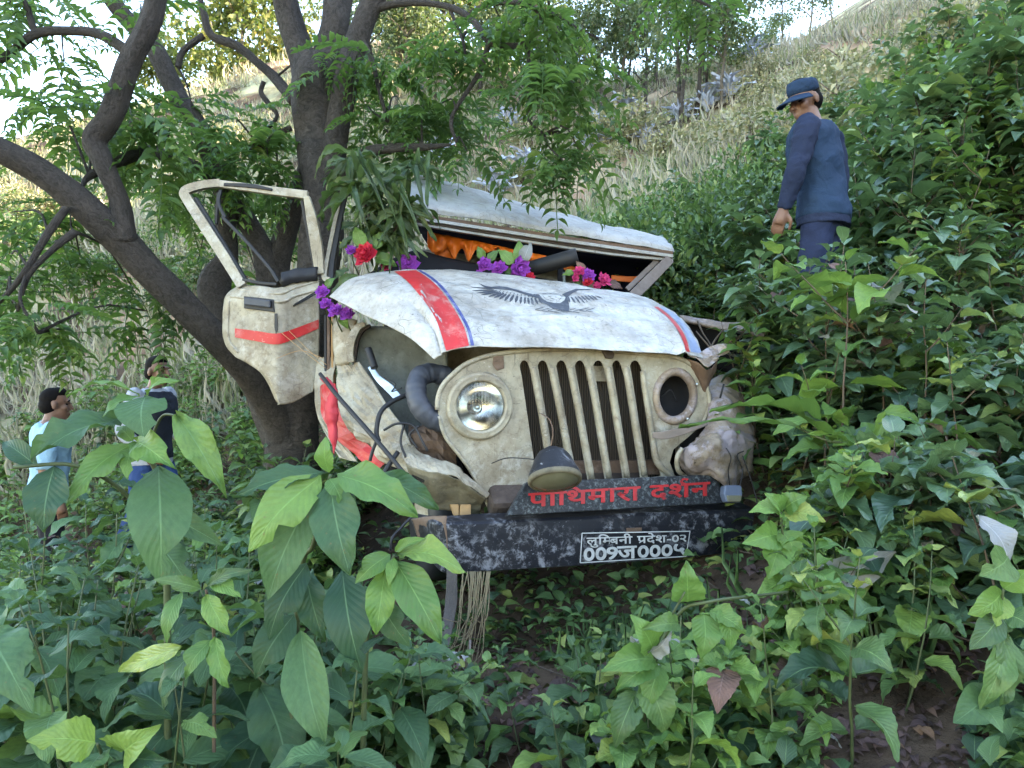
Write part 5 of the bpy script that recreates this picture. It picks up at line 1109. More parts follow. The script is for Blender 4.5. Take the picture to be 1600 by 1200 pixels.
def person(loc, yaw, label, belt, sh, arms, legs, head_dir, lean=(0, 0), shirt='uniform', sleeve=None, pants='trousers_navy', cap=None, vest=None, short=False, k=1.0, hair=True):
    """local frame: +X is forward, +Y the person's left, feet at z 0"""
    e = empty('person', loc, label, 'person'); e.rotation_euler[2] = yaw; e.scale = (k, k, k)
    lx, ly = lean; T = lambda z: Vector((lx*max(0, z-.95)/.5, ly*max(0, z-.95)/.5, 0))
    trunk = [(0, 0, .86, .105, .155), (0, 0, .95, .11, .165), (.005, 0, 1.05, .10, .15), (.01, 0, 1.16, .11, .155), (.01, 0, 1.28, .118, .175), (0, 0, 1.38, .105, .19), (-.01, 0, 1.44, .075, .14), (-.012, 0, 1.475, .055, .07)]
    tr = [(x+T(z).x, y+T(z).y, z, rx, ry) for x, y, z, rx, ry in trunk]
    hc = Vector((.035, 0, 1.605))+T(1.5)*1.05; hq = (Matrix.Rotation(-yaw, 3, 'Z')@Vector(head_dir)).normalized(); side = Vector((0, 0, 1)).cross(hq).normalized(); hup = hq.cross(side).normalized(); hm = Matrix((hq, side, hup)).transposed()
    H = lambda x, y, z: hc+hm@Vector((x, y, z))*1.08
    headg = [ellip(H(-.012, 0, .03), (.098, .075, .098), hm), ellip(H(.022, 0, -.045), (.070, .056, .072), hm), ellip(H(.048, 0, -.085), (.034, .034, .028), hm), limbg([T(1.42)+Vector((-.015, 0, 1.42)), H(-.015, 0, -.05)], [.058, .054]),
             limbg([H(.083, 0, .012), H(.098, 0, -.018), H(.104, 0, -.034)], [.012, .014, .016]), ellip(H(.074, 0, .028), (.018, .05, .012), hm), ellip(H(.081, 0, -.062), (.012, .024, .009), hm), ellip(H(.079, 0, -.075), (.011, .02, .008), hm), ellip(H(.05, .042, -.02), (.03, .018, .025), hm), ellip(H(.05, -.042, -.02), (.03, .018, .025), hm)]
    for s in (1, -1): headg += [ellip(H(-.012, s*.077, -.005), (.020, .010, .032), hm)]
    armg, handg, slv = [], [], []
    for s, (sho, elb, wr, fd, pm) in arms.items():
        sd_ = 1 if s == 'L' else -1; sho, elb, wr = Vector(sho), Vector(elb), Vector(wr)
        armg += [limbg([sho, (sho+elb)/2, elb, (elb+wr)/2, wr], [.055, .048, .040, .037, .026])]; handg += hand(wr, fd, pm, sd_)
        slv += [limbg([sho+Vector((0, -sd_*.03, .01)), sho, (sho+elb)/2, elb]+([] if short else [(elb+wr)/2, wr]), [.075, .072, .064, .056]+([] if short else [.052, .042]))]
    legg, pang = [], []
    for s, (hip, kn, an, ft) in legs.items():
        hip, kn, an, ft = map(Vector, (hip, kn, an, ft)); legg += [limbg([hip, (hip+kn)/2, kn, (kn*.6+an*.4), an, an+Vector((.0, 0, -.04))], [.085, .078, .055, .052, .036, .036]), limbg([an+Vector((-.04, 0, -.03)), (an+ft)/2+Vector((0, 0, -.01)), ft], [.038, .038, .028])]
        pang += [limbg([hip+Vector((0, 0, .0)), hip*.85+kn*.15, (hip+kn)/2, kn, (kn+an)/2, an], [.085, .098, .094, .075, .072, .066])]
    body_ = fuse('body', [loft(tr)]+headg+armg+handg+legg, M['skin'], e, .0075, 3)
    sh_ = fuse('shirt', [loft([(x, y, z, rx+.030+.016*max(0, 1-(z-.82)/.2), ry+.030+.010*max(0, 1-(z-.82)/.2)) for x, y, z, rx, ry in [(0, 0, .84, .11, .165)]+tr[:-1]]+[(tr[-1][0], tr[-1][1], 1.465, .072, .082)])]+([] if sleeve else slv), M[shirt], e, .012, 3, .035)
    if sleeve: fuse('sleeves', slv, M[sleeve], e, .012, 3, .03)
    if vest: fuse('vest', [loft([(x, y, z, rx+.039+.008*max(0, 1-(z-.88)/.15), ry+.036) for x, y, z, rx, ry in [(0, 0, .88, .108, .16)]+tr[1:-1]])], M[vest], e, .012, 3, .03)
    fuse('trousers', [loft([(0, 0, .80, .10, .15), (0, 0, .86, .118, .168), (0, 0, .96, .112, .165)])]+pang, M[pants], e, .012, 3, .03)
    if belt: fuse('belt', [loft([(0, 0, .962, .136, .192), (0, 0, .995, .135, .190)], 28)], M['rubber'], e, .008, 1)
    for s, (hip, kn, an, ft) in legs.items():
        an, ft = Vector(an), Vector(ft); fuse('shoe', [limbg([an+Vector((-.05, 0, -.035)), (an+ft)/2+Vector((0, 0, -.01)), ft+Vector((.02, 0, 0))], [.05, .05, .038])], M['rubber'], e, .01, 2)
    for s in (1, -1):
        v, f = ellip(H(.066, s*.031, .006), (.012, .011, .006), hm, 8); addob('eye', mesh('eye', v, f), M['hair'], e, False)
        v, f = limbg([H(.074, s*.014, .030), H(.083, s*.032, .034), H(.072, s*.052, .026)], [.004, .006, .003]); addob('eyebrow', mesh('eyebrow', v, f), M['hair'], e, False)
    # hair: cap of short hair over crown, back and sides
    hv = [ellip(H(-.026, 0, .046), (.090, .0775, .088), hm), ellip(H(-.048, 0, -.005), (.070, .0775, .072), hm)]
    if hair: hv += [ellip(H(.012, 0, .088), (.066, .064, .046), hm)]
    fuse('hair', hv, M['hair'], e, .009, 1)
    if cap:
        cv = [ellip(H(-.012, 0, .068), (.106, .087, .058), hm), limbg([H(-.012, 0, .045), H(-.012, 0, .082), H(-.016, 0, .110)], [.089, .093, .084])]
        fuse('cap', cv, M[cap], e, .010, 2)
        pts = np.empty((8, 16, 3))
        for j in range(8):
            for i in range(16):
                a = -1.15+2.3*i/15; rr_ = .090+.085*(j/7)*math.cos(a*.75); q = H(math.cos(a)*rr_-.005, math.sin(a)*rr_*.85, .040-.028*(j/7)-.012*math.sin(a)**2); pts[j, i] = q
        o = grid_mesh('cap_peak', pts, M[cap], e); o.location = (0, 0, 0); solid(o, .008, 0)
    return e
pl = Vector(((1288-800)/F*4.45, 4.45, 0)); pl.z = CZ+(600-112)/F*4.45-1.775
person(pl, R(142), 'policeman in navy uniform and peaked cap looking down among the shrubs', 0, 0,
       {'L': ((.04, .215, 1.39), (.07, .30, 1.13), (.15, .28, .92), (.3, .05, -.9), (.2, -.9, 0)), 'R': ((.0, -.205, 1.40), (-.02, -.27, 1.12), (.14, -.25, .92), (.3, 0, -.9), (0, .9, 0))},
       {'L': ((0, .09, .90), (.05, .11, .48), (-.06, .10, .08), (.10, .12, .03)), 'R': ((0, -.09, .90), (.10, -.12, .49), (.05, -.12, .08), (.2, -.13, .03))},
       (-.88, -.42, -.34), (.06, .04), 'uniform_dark', None, 'trousers_navy', 'uniform', vest='uniform')
p1 = Vector(((74-800)/F*5.8, 5.8, 0)); p1.z = CZ-(607-600)/F*5.8-1.735
person(p1, R(38), 'man in pale blue short sleeved shirt seen from behind the big leaves', 0, 0,
       {'L': ((.0, .205, 1.40), (-.03, .27, 1.12), (.08, .26, .88), (.2, 0, -1), (0, -1, 0)), 'R': ((.0, -.205, 1.40), (-.05, -.27, 1.12), (.05, -.27, .88), (.2, 0, -1), (0, 1, 0))},
       {'L': ((0, .09, .90), (.04, .10, .48), (.0, .10, .08), (.16, .11, .03)), 'R': ((0, -.09, .90), (.03, -.10, .48), (-.05, -.10, .08), (.11, -.11, .03))},
       (.80, .52, -.02), (.02, 0), 'shirt_blue', None, 'dark_trouser', short=True)
p2 = Vector(((236-800)/F*6.2, 6.2, 0)); p2.z = CZ-(557-600)/F*6.2-1.735
person(p2, R(-12), 'man in dark vest over light shirt and blue jeans facing the jeep', 0, 0,
       {'L': ((.0, .205, 1.40), (.02, .27, 1.12), (.22, .24, .98), (1, 0, -.3), (0, -1, 0)), 'R': ((.0, -.205, 1.40), (-.05, -.27, 1.12), (.15, -.25, .95), (1, 0, -.5), (0, 1, 0))},
       {'L': ((0, .09, .90), (.16, .10, .50), (.08, .10, .10), (.24, .11, .05)), 'R': ((0, -.09, .90), (-.05, -.10, .48), (-.22, -.10, .10), (-.07, -.11, .03))},
       (.93, -.32, .02), (.03, 0), 'shirt_white', None, 'jeans', vest='vest')

# ------------------------------------------------------------------ thicket on the right slope
random.seed(77)
def put(x, y, H):  # does a plant of height H standing here cover the jeep, the board or the policeman?
    z = ground(x, y); a, b = proj((x, y, z+H)); w = .22/y*F
    return a, b, w
TH = [mass_proto(kd_, 'leaf_thicket', H=1.0, L=l_, nodes=n_, ar=a_, droop=.2, bare=.12, branch=6) for kd_, l_, n_, a_ in (('ovate', .19, 11, .62), ('ovate', .14, 12, .7), ('lance', .21, 10, .36), ('elliptic', .24, 8, .48))]
TL = [mass_proto('ovate', 'leaf_bright', H=1.0, L=.145, nodes=10, ar=.60, droop=.1, bare=.12, branch=6) for _ in range(3)]
HB = [bush_mesh(1500, .085, .95, 'ovate', 'leaf_hedge', .75) for _ in range(3)]
cnt = 0
def thick_label(x, y, H):
    px = 800+F*x/y
    if y > 6: d = 'behind the policeman' if px > 1180 else 'between the roof and the policeman'
    elif y > 4.4: d = 'beside and behind the policeman' if px < 1400 else 'right of the policeman at the picture edge'
    else: d = 'in front of the policeman hiding his legs' if px < 1400 else 'at the right edge below the tall ones'
    return ('bushy green shrub of the thicket '+d, 'shrub', 'thicket shrubs '+d)
def thicket(x, y, H, near):
    global cnt
    z = ground(x, y)-.05; cnt += 1
    if near:
        leafy_plant('thicket_shrub', (x, y, z), 'dark leaved shrub with pointed blue green leaves right of the crushed fender', 'shrub', 'near shrubs on the right slope', 'ovate', 'leaf_thicket' if random.random() < .8 else 'leaf_bright', 'stem_brown', H=H, L=random.uniform(.15, .22), nodes=8, ar=.66, droop=.25, bare=.12, branch=3)
    else:
        mass_plant('thicket_shrub', random.choice(TH if random.random() < .58 else TL), (x, y, z), H*random.uniform(.9, 1.15), *thick_label(x, y, H))
yy = 2.5
while yy < 8.2:
    xx = .12*yy
    while xx < .98*yy+.5:
        x, y = xx+random.uniform(-.16, .16), yy+random.uniform(-.16, .16); H = random.uniform(.6, 1.0)+.30*sst(1.8, 3.6, x)*sst(3.5, 5, y)
        a, b, w = put(x, y, H); ok = True
        if y < 3.95 and a-w < 1185: ok = False
        if 3.9 <= y < 5.6 and x < 1.35+.0*y: ok = False
        if 5.4 <= y < 6.9 and x < 1.0: ok = False
        if y < 4.35 and 1215 < a+w and a-w < 1375 and y > 3.2: H = max(.3, CZ+(600-random.uniform(385, 450))/F*y-ground(x, y))
        if y < 4.35 and b < 120 and a > 1375: H *= .7
        if abs(x-pl.x) < .3 and abs(y-pl.y) < .3: ok = False
        if y < 2.9 and b < 640: H = max(.3, CZ-(690-600)/F*y-ground(x, y))
        if ok and a > 1000-40*(y > 5): thicket(x, y, H, y < 3.7 and cnt < 600)
        xx += .215+.02*yy
    yy += .235+.012*yy
print('thicket', cnt)
for i in range(46):   # dense hedge-like bushes behind the roof
    y = random.uniform(6.2, 8.6); px = random.uniform(860, 1230); x = (px-800)/F*y
    e = empty('hedge_bush', (x, y, ground(x, y)-.1), 'dense small leaved bush in the hedge behind the jeep roof', 'bush', 'hedge bushes behind the roof'); e.rotation_euler[2] = random.random()*6
    topz = CZ+(600-(225+.28*max(0, 1000-px)+random.uniform(0, 70)))/F*y; s = max(.45, min(1.0, (topz-ground(x, y))/1.25)); e.scale = (s*.85, s*.85, s)
    for nm, me in (('stem', SST), ('foliage', random.choice(HB))):
        o = bpy.data.objects.new(nm, me); COL.objects.link(o); o.parent = e
        if nm == 'foliage': o['kind'] = 'stuff'
for px, Y, top in ((1228, 3.95, 352), (1258, 4.0, 372), (1290, 4.05, 350), (1318, 4.1, 365), (1348, 4.0, 330), (1240, 3.7, 420), (1275, 3.75, 410), (1310, 3.7, 430), (1345, 3.75, 400), (1378, 4.1, 320), (1205, 3.9, 400)):
    x = (px-800)/F*Y; z = ground(x, Y)-.05; mass_plant('thicket_shrub', random.choice(TH+TL), (x, Y, z), max(.3, CZ+(600-top-50)/F*Y-z)/1.1, 'leafy shrub growing right before the policeman and hiding his legs', 'shrub', 'shrubs before the policeman')
# taller shrubs on the skyline of the thicket
for px, Y, top in ((1370, 5.0, 190), (1400, 5.2, 130), (1430, 5.0, 90), (1460, 5.3, 75), (1490, 5.1, 60), (1520, 5.3, 45), (1550, 5.0, 30), (1580, 5.2, 25), (1605, 5.0, 30), (1450, 4.8, 170), (1500, 4.7, 150), (1545, 4.7, 130), (1590, 4.7, 120), (1410, 4.8, 220), (1385, 5.6, 120)):
    x = (px-800)/F*Y; z = ground(x, Y)-.05; mass_plant('tall_shrub', random.choice(TH+TL[:1]), (x, Y, z), max(.5, CZ+(600-top-25)/F*Y-z)/1.16, 'tall shrub on the skyline of the thicket right of the policeman', 'shrub', 'tall shrubs right of the policeman')

# ------------------------------------------------------------------ weeds left of the tree, in front of the men and round the trunk
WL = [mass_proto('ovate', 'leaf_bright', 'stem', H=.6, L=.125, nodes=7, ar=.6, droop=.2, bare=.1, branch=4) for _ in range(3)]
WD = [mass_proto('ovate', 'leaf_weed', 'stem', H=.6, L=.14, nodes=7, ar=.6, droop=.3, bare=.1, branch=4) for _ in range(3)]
def scatter_weeds(n, x0, x1, y0, y1, protos, s0, s1, name, label, group, test=None):
    for _ in range(n):
        y = random.uniform(y0, y1); x = random.uniform(x0, x1)
        if test and not test(x, y): continue
        mass_plant(name, random.choice(protos), (x, y, ground(x, y)-.03), random.uniform(s0, s1), label, 'weed', group)
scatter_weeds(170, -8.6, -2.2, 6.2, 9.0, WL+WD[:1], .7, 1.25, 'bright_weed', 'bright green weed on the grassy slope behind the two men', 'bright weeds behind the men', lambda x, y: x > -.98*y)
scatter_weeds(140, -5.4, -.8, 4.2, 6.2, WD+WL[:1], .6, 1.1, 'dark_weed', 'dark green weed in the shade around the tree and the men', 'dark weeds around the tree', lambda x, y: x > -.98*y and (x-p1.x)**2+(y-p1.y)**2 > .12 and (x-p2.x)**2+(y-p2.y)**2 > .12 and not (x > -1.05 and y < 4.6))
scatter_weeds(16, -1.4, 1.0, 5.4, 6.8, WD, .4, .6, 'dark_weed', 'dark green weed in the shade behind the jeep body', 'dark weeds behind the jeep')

# ------------------------------------------------------------------ foreground undergrowth
LIM = [(-80, 795), (100, 800), (390, 845), (480, 890), (600, 945), (720, 975), (860, 1000), (1000, 960), (1120, 905), (1190, 850), (1260, 760), (1420, 790), (1600, 740), (1700, 740)]
def bare(x, y):
    px = 800+F*x/y
    return (740 < px < 1000 and 2.1 < y < 3.4) or (1290 < px < 1510 and y < 3.0)
def lim(px): return float(np.interp(px, [a for a, b in LIM], [b for a, b in LIM]))
def fg(n, p0, p1, y0, y1, hmax, L, kind, mat, name, label, group, nodes=7, stemmat='stem', slack=5, droop=.35, near=True, ar=.55):
    for _ in range(n):
        y = random.uniform(y0, y1); px = random.uniform(p0, p1); x = (px-800)/F*y; z = ground(x, y)
        H = min(hmax*random.uniform(.8, 1.1), CZ-(lim(px)+slack+random.uniform(0, 90)-600)/F*y-z)
        if H < .10 or (bare(x, y) and random.random() < .35): continue
        leafy_plant(name, (x, y, z-.02), label, 'plant', group, kind, mat, stemmat, H=H, L=L*random.uniform(.85, 1.15), nodes=nodes, ar=ar, droop=droop, bare=.2, branch=1 if H > .4 else 0)
random.seed(5)
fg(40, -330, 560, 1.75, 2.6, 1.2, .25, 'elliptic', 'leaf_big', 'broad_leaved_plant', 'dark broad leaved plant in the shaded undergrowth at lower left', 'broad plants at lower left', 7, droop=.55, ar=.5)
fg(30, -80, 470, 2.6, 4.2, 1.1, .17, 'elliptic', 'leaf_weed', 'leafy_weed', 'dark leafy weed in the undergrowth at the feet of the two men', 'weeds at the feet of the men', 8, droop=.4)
fg(26, 430, 760, 2.1, 3.0, .7, .13, 'ovate', 'leaf_weed', 'leafy_weed', 'dark weed growing in the hollow left of the hanging roots', 'weeds left of the roots', 6)
fg(34, 760, 1180, 2.0, 3.3, .42, .13, 'ovate', 'leaf_weed', 'leafy_weed', 'small dark green weed on the soil under the bumper', 'weeds under the bumper', 5)
fg(16, 930, 1330, 1.9, 2.7, .6, .12, 'serrate', 'leaf_bright', 'nettle_plant', 'bright green toothed plant in front of the right bumper end', 'bright toothed plants', 6, ar=.65)
fg(30, 1250, 1900, 2.0, 3.2, .7, .12, 'serrate', 'leaf_weed', 'toothed_weed', 'mid green toothed weed at the lower right edge', 'toothed weeds at lower right', 6, ar=.65)
for px, Y, top in ((15, 2.9, 770), (62, 2.7, 790), (110, 3.0, 775), (150, 2.8, 800), (185, 3.1, 780), (330, 2.9, 800), (290, 3.2, 775), (375, 3.1, 815)):
    x = (px-800)/F*Y; z = ground(x, Y); leafy_plant('broad_leaved_plant', (x, Y, z), 'leafy plant standing just before the two men and hiding their legs', 'plant', 'plants before the two men', 'elliptic', 'leaf_big', 'stem', H=CZ-(top-600)/F*Y-z, L=.22, nodes=9, ar=.46, droop=.35, bare=.35, branch=1)
for px, Y, top in ((405, 4.6, 690), (440, 4.55, 680), (470, 4.6, 700), (500, 4.5, 720), (425, 4.4, 720), (380, 4.7, 710), (520, 4.4, 745)):
    x = (px-800)/F*Y; z = ground(x, Y); mass_plant('dark_weed', random.choice(WD), (x, Y, z), max(.4, CZ-(top-600)/F*Y-z)/.62, 'dark weed hiding the foot of the tree trunk', 'weed', 'weeds at the foot of the trunk')
# carpet of small leaves, dead leaves and twigs
def carpet(n, name, mat, kind, L, label, cat, y0=1.5, y1=9, lift=.06, up=.6, test=None):
    f = Fol()
    for _ in range(n):
        y = y0*(y1/y0)**random.random(); x = random.uniform(-1.02, 1.02)*y
        if test and not test(x, y): continue
        z = ground(x, y)+random.random()**2*lift; a = random.random()*6.28; d = Vector((math.cos(a), math.sin(a), random.uniform(-.25, up)))
        l = L*random.uniform(.5, 1.3); f.add(kind, leaf_mat((x, y, z), d, Vector((0, 0, 1))+rv(.35), l, l*.55))
    o = f.build(name, M[mat]); tag(o, label, cat, kind='stuff')
def pat(s, o, t): return lambda x, y: noise.noise(Vector((x*s, y*s, o))) > t+(.22 if bare(x, y) else 0)
carpet(25000, 'ground_cover', 'leaf_weed', 'ovate', .085, 'carpet of small dark green leaves over the shaded soil', 'ground cover', lift=.22, test=pat(1.5, 0, -.12))
carpet(6500, 'light_ground_cover', 'leaf_bright', 'ovate', .05, 'scattered small bright leaves in the ground cover', 'ground cover', lift=.18, test=pat(1.1, 4, -.05))
carpet(14000, 'leaf_litter', 'leaf_dead', 'elliptic', .045, 'brown dead leaves littering the bare soil', 'leaf litter', y0=1.5, y1=7, lift=.015, up=.3)
def sticks(n):
    L_ = []
    for _ in range(n):
        y = random.uniform(1.7, 4); x = random.uniform(-.7, .75)*y; a = random.random()*6.28; l = random.uniform(.08, .4); p = Vector((x, y, ground(x, y)+.015)); d = Vector((math.cos(a), math.sin(a), random.uniform(-.05, .25)))
        L_.append(([p, p+d*l*.5+rv(.01), p+d*l], [.004, .003, .002], 5))
    o = tubes('fallen_twigs', L_, M['stem_brown'], None, 5); tag(o, 'thin brown twigs and dry stalks strewn over the soil', 'twigs', kind='stuff')
sticks(170)
def wild_grass(n, p0, p1, y0, y1, h, w, mat, name, label, per=7):
    f = Fol()
    for _ in range(n):
        y = random.uniform(y0, y1); px = random.uniform(p0, p1); x = (px-800)/F*y; z = ground(x, y)
        hh = min(h*random.uniform(.6, 1.2), CZ-(lim(px)-20-600)/F*y-z)
        if hh < .08: continue
        for k in range(per):
            a = random.random()*6.28; t = random.uniform(.15, .9); d = Vector((math.cos(a)*t, math.sin(a)*t, 1))
            f.add('blade', leaf_mat((x+random.gauss(0, .03), y+random.gauss(0, .03), z), d, Vector((math.cos(a), math.sin(a), -.4)), hh*random.uniform(.6, 1.15), w*random.uniform(.7, 1.3)))
    o = f.build(name, M[mat]); tag(o, label, 'grass', kind='stuff')
wild_grass(40, 900, 1640, 2.4, 3.4, .30, .004, 'grass_wild', 'wild_grass', 'thin wild grass blades among the weeds below and right of the bumper')

# ------------------------------------------------------------------ traced foreground plants
random.seed(9)
def stemline(parent, pts, r0=.006, r1=.003, mat='stem'):
    n = len(pts); return tube('stem', pxt(pts), [r0+(r1-r0)*i/(n-1) for i in range(n)], M[mat], parent, 7, n*5)
def groundpt(px, Y): x = (px-800)/F*Y; return Vector((x, Y, ground(x, Y)-.02))
def gpy(px, Y): return 600-(groundpt(px, Y).z-CZ)/Y*F
A = empty('broad_leaved_plant', groundpt(260, 1.9), 'tall plant with huge soft leaves in front of the two men', 'plant')
stemline(A, [(262, gpy(262, 1.9), 1.9), (262, 1000, 1.85), (258, 830, 1.82), (245, 740, 1.80), (222, 690, 1.78), (226, 622, 1.76)], .010, .005)
NRM_EDGE = (0, -.25, 1)
stemline(A, [(250, 850, 1.82), (200, 775, 1.75), (120, 728, 1.66), (20, 730, 1.6)], .006, .004); stemline(A, [(245, 745, 1.8), (235, 700, 1.79), (252, 652, 1.78), (277, 649, 1.74)], .005, .003)
for b, t, w, m, yb, yt in (((218, 616), (104, 622), 30, 'leaf_big', 1.76, 1.70), ((229, 620), (283, 594), 18, 'leaf_young', 1.76, 1.72), ((227, 620), (224, 682), 76, 'leaf_big', 1.74, 1.66), ((219, 619), (160, 651), 27, 'leaf_young', 1.75, 1.70), ((197, 656), (48, 720), 72, 'leaf_big', 1.76, 1.60), ((208, 690), (183, 667), 24, 'leaf_young', 1.76, 1.78),
     ((205, 694), (103, 790), 44, 'leaf_young', 1.75, 1.62), ((210, 698), (198, 748), 30, 'leaf_young', 1.74, 1.68), ((213, 690), (274, 733), 50, 'leaf_young', 1.75, 1.66), ((276, 648), (354, 778), 50, 'leaf_big', 1.74, 1.66), ((248, 728), (252, 918), 92, 'leaf_big', 1.78, 1.66), ((85, 728), (68, 832), 68, 'leaf_big', 1.64, 1.58), ((60, 730), (5, 690), 34, 'leaf_big', 1.62, 1.66),
     ((250, 850), (300, 920), 50, 'leaf_big', 1.82, 1.76), ((255, 800), (348, 852), 40, 'leaf_big', 1.85, 1.80)): hleaf(A, 'elliptic', m, b, t, w, yb, yt, NRM_EDGE if b == (218, 616) else None)
B2 = empty('broad_leaved_plant', groundpt(500, 1.85), 'plant with large light green leaves left of the bumper', 'plant')
stemline(B2, [(440, gpy(440, 1.9), 1.9), (465, 950, 1.85), (490, 850, 1.8), (512, 770, 1.74), (516, 742, 1.72)], .009, .004)
for b, t, w, m, yb, yt in (((514, 738), (509, 682), 32, 'leaf_young', 1.72, 1.70), ((527, 742), (653, 806), 62, 'leaf_young', 1.71, 1.60), ((515, 748), (537, 793), 32, 'leaf_young', 1.70, 1.66), ((515, 752), (547, 900), 78, 'leaf_big', 1.70, 1.60), ((505, 738), (364, 778), 46, 'leaf_big', 1.72, 1.66), ((502, 744), (388, 862), 72, 'leaf_young', 1.71, 1.62), ((492, 770), (418, 938), 78, 'leaf_big', 1.74, 1.68), ((590, 742), (686, 796), 42, 'leaf_big', 1.78, 1.74),
     ((470, 985), (508, 1170), 72, 'leaf_big', 1.78, 1.66), ((480, 880), (420, 1000), 60, 'leaf_big', 1.8, 1.74), ((478, 900), (505, 1000), 52, 'leaf_big', 1.82, 1.76), ((460, 960), (400, 1060), 60, 'leaf_big', 1.84, 1.78)): hleaf(B2, 'elliptic', m, b, t, w, yb, yt)
C2 = empty('broad_leaved_plant', groundpt(590, 1.8), 'leafy shoot with fresh green leaves overlapping the left bumper end', 'plant')
stemline(C2, [(560, gpy(560, 1.85), 1.85), (572, 1010, 1.8), (590, 930, 1.74), (616, 868, 1.68)], .008, .004)
for b, t, w, m, yb, yt in (((618, 862), (663, 841), 20, 'leaf_young', 1.68, 1.64), ((621, 866), (729, 896), 48, 'leaf_young', 1.68, 1.60), ((610, 866), (555, 912), 36, 'leaf_young', 1.68, 1.64), ((616, 872), (607, 915), 19, 'leaf_young', 1.66, 1.62), ((617, 876), (690, 1006), 62, 'leaf_young', 1.67, 1.58), ((602, 890), (588, 992), 48, 'leaf_young', 1.69, 1.64), ((535, 890), (566, 1053), 72, 'leaf_big', 1.74, 1.66), ((590, 935), (640, 1010), 44, 'leaf_big', 1.76, 1.72)): hleaf(C2, 'elliptic', m, b, t, w, yb, yt)
D2 = empty('toothed_plant', groundpt(170, 1.6), 'low plant with bright toothed leaves at the bottom left', 'plant')
stemline(D2, [(165, gpy(165, 1.7), 1.7), (168, 1260, 1.6), (160, 1185, 1.5), (152, 1162, 1.46)], .005, .003)
for b, t, w, m in (((148, 1160), (42, 1157), 62, 'leaf_young'), ((196, 1172), (250, 1132), 66, 'leaf_young'), ((195, 1180), (270, 1190), 60, 'leaf_big'), ((160, 1175), (130, 1235), 60, 'leaf_big'), ((200, 1185), (215, 1240), 60, 'leaf_big'), ((-20, 985), (52, 1115), 80, 'leaf_big')): hleaf(D2, 'serrate', m, b, t, w, 1.5, 1.42)
E2 = empty('pale_spotted_plant', groundpt(320, 1.75), 'plant with small pale yellow green chewed leaves at lower left', 'plant')
stemline(E2, [(330, gpy(330, 1.9), 1.9), (335, 1050, 1.75), (328, 960, 1.66), (322, 922, 1.62)], .005, .003, 'stem_brown')
for b, t, w, m in (((322, 930), (360, 993), 36, 'leaf_young'), ((330, 1000), (290, 1062), 34, 'leaf_young'), ((336, 995), (358, 1075), 34, 'leaf_young'), ((315, 920), (240, 905), 24, 'leaf_weed'), ((325, 915), (395, 890), 22, 'leaf_weed'), ((285, 925), (262, 1005), 30, 'leaf_young'), ((330, 910), (378, 935), 28, 'leaf_weed'), ((300, 1020), (258, 1110), 44, 'leaf_weed'), ((285, 1010), (185, 1050), 34, 'leaf_thicket')): hleaf(E2, 'elliptic', m, b, t, w, 1.62, 1.58)
G2 = empty('bright_shoot', groundpt(1100, 2.1), 'bright green leafy shoot standing before the right half of the bumper', 'plant')
stemline(G2, [(990, gpy(990, 2.2), 2.2), (1020, 1050, 2.1), (1060, 960, 2.05), (1110, 940, 2.0), (1190, 930, 2.1), (1230, 925, 2.2)], .006, .004); stemline(G2, [(1020, 1050, 2.08), (1030, 1000, 2.05), (1070, 925, 2.0)], .004, .003)
for b, t, w, m in (((1075, 940), (1072, 876), 50, 'leaf_bright'), ((1020, 1015), (985, 960), 44, 'leaf_bright'), ((1022, 1030), (938, 1050), 44, 'leaf_young'), ((1025, 1035), (962, 1080), 44, 'leaf_young'), ((1030, 1040), (1010, 1110), 40, 'leaf_young'), ((1110, 955), (1165, 990), 34, 'leaf_bright'), ((1100, 960), (1095, 1030), 46, 'leaf_bright'), ((1130, 950), (1140, 1020), 40, 'leaf_weed'), ((1015, 1020), (1050, 985), 26, 'leaf_bright'), ((1060, 975), (1000, 985), 30, 'leaf_weed'), ((1010, 1060), (1040, 1150), 56, 'leaf_weed'), ((995, 1080), (960, 1170), 44, 'leaf_weed')): hleaf(G2, 'serrate', m, b, t, w, 2.04, 2.0)
H2 = empty('bright_shoot', groundpt(1230, 2.5), 'yellow green toothed plant touching the right end of the bumper', 'plant')
stemline(H2, [(1235, gpy(1235, 2.6), 2.6), (1232, 950, 2.5), (1225, 860, 2.45), (1220, 800, 2.42)], .006, .003)
for b, t, w, m in (((1222, 800), (1170, 800), 34, 'leaf_young'), ((1225, 800), (1290, 815), 36, 'leaf_bright'), ((1215, 835), (1160, 850), 44, 'leaf_young'), ((1220, 840), (1200, 905), 50, 'leaf_young'), ((1222, 830), (1245, 875), 40, 'leaf_bright'), ((1220, 800), (1195, 770), 32, 'leaf_young'), ((1225, 795), (1262, 775), 34, 'leaf_bright'), ((1235, 870), (1265, 950), 48, 'leaf_weed'), ((1228, 905), (1180, 935), 36, 'leaf_bright')): hleaf(H2, 'serrate', m, b, t, w, 2.45, 2.4)
I2 = empty('bright_shoot', groundpt(1570, 2.0), 'bright broad leaved plant at the right edge beside bare soil', 'plant')
stemline(I2, [(1575, gpy(1575, 2.1), 2.1), (1570, 1080, 2.0), (1562, 980, 1.95), (1568, 920, 1.92)], .006, .003)
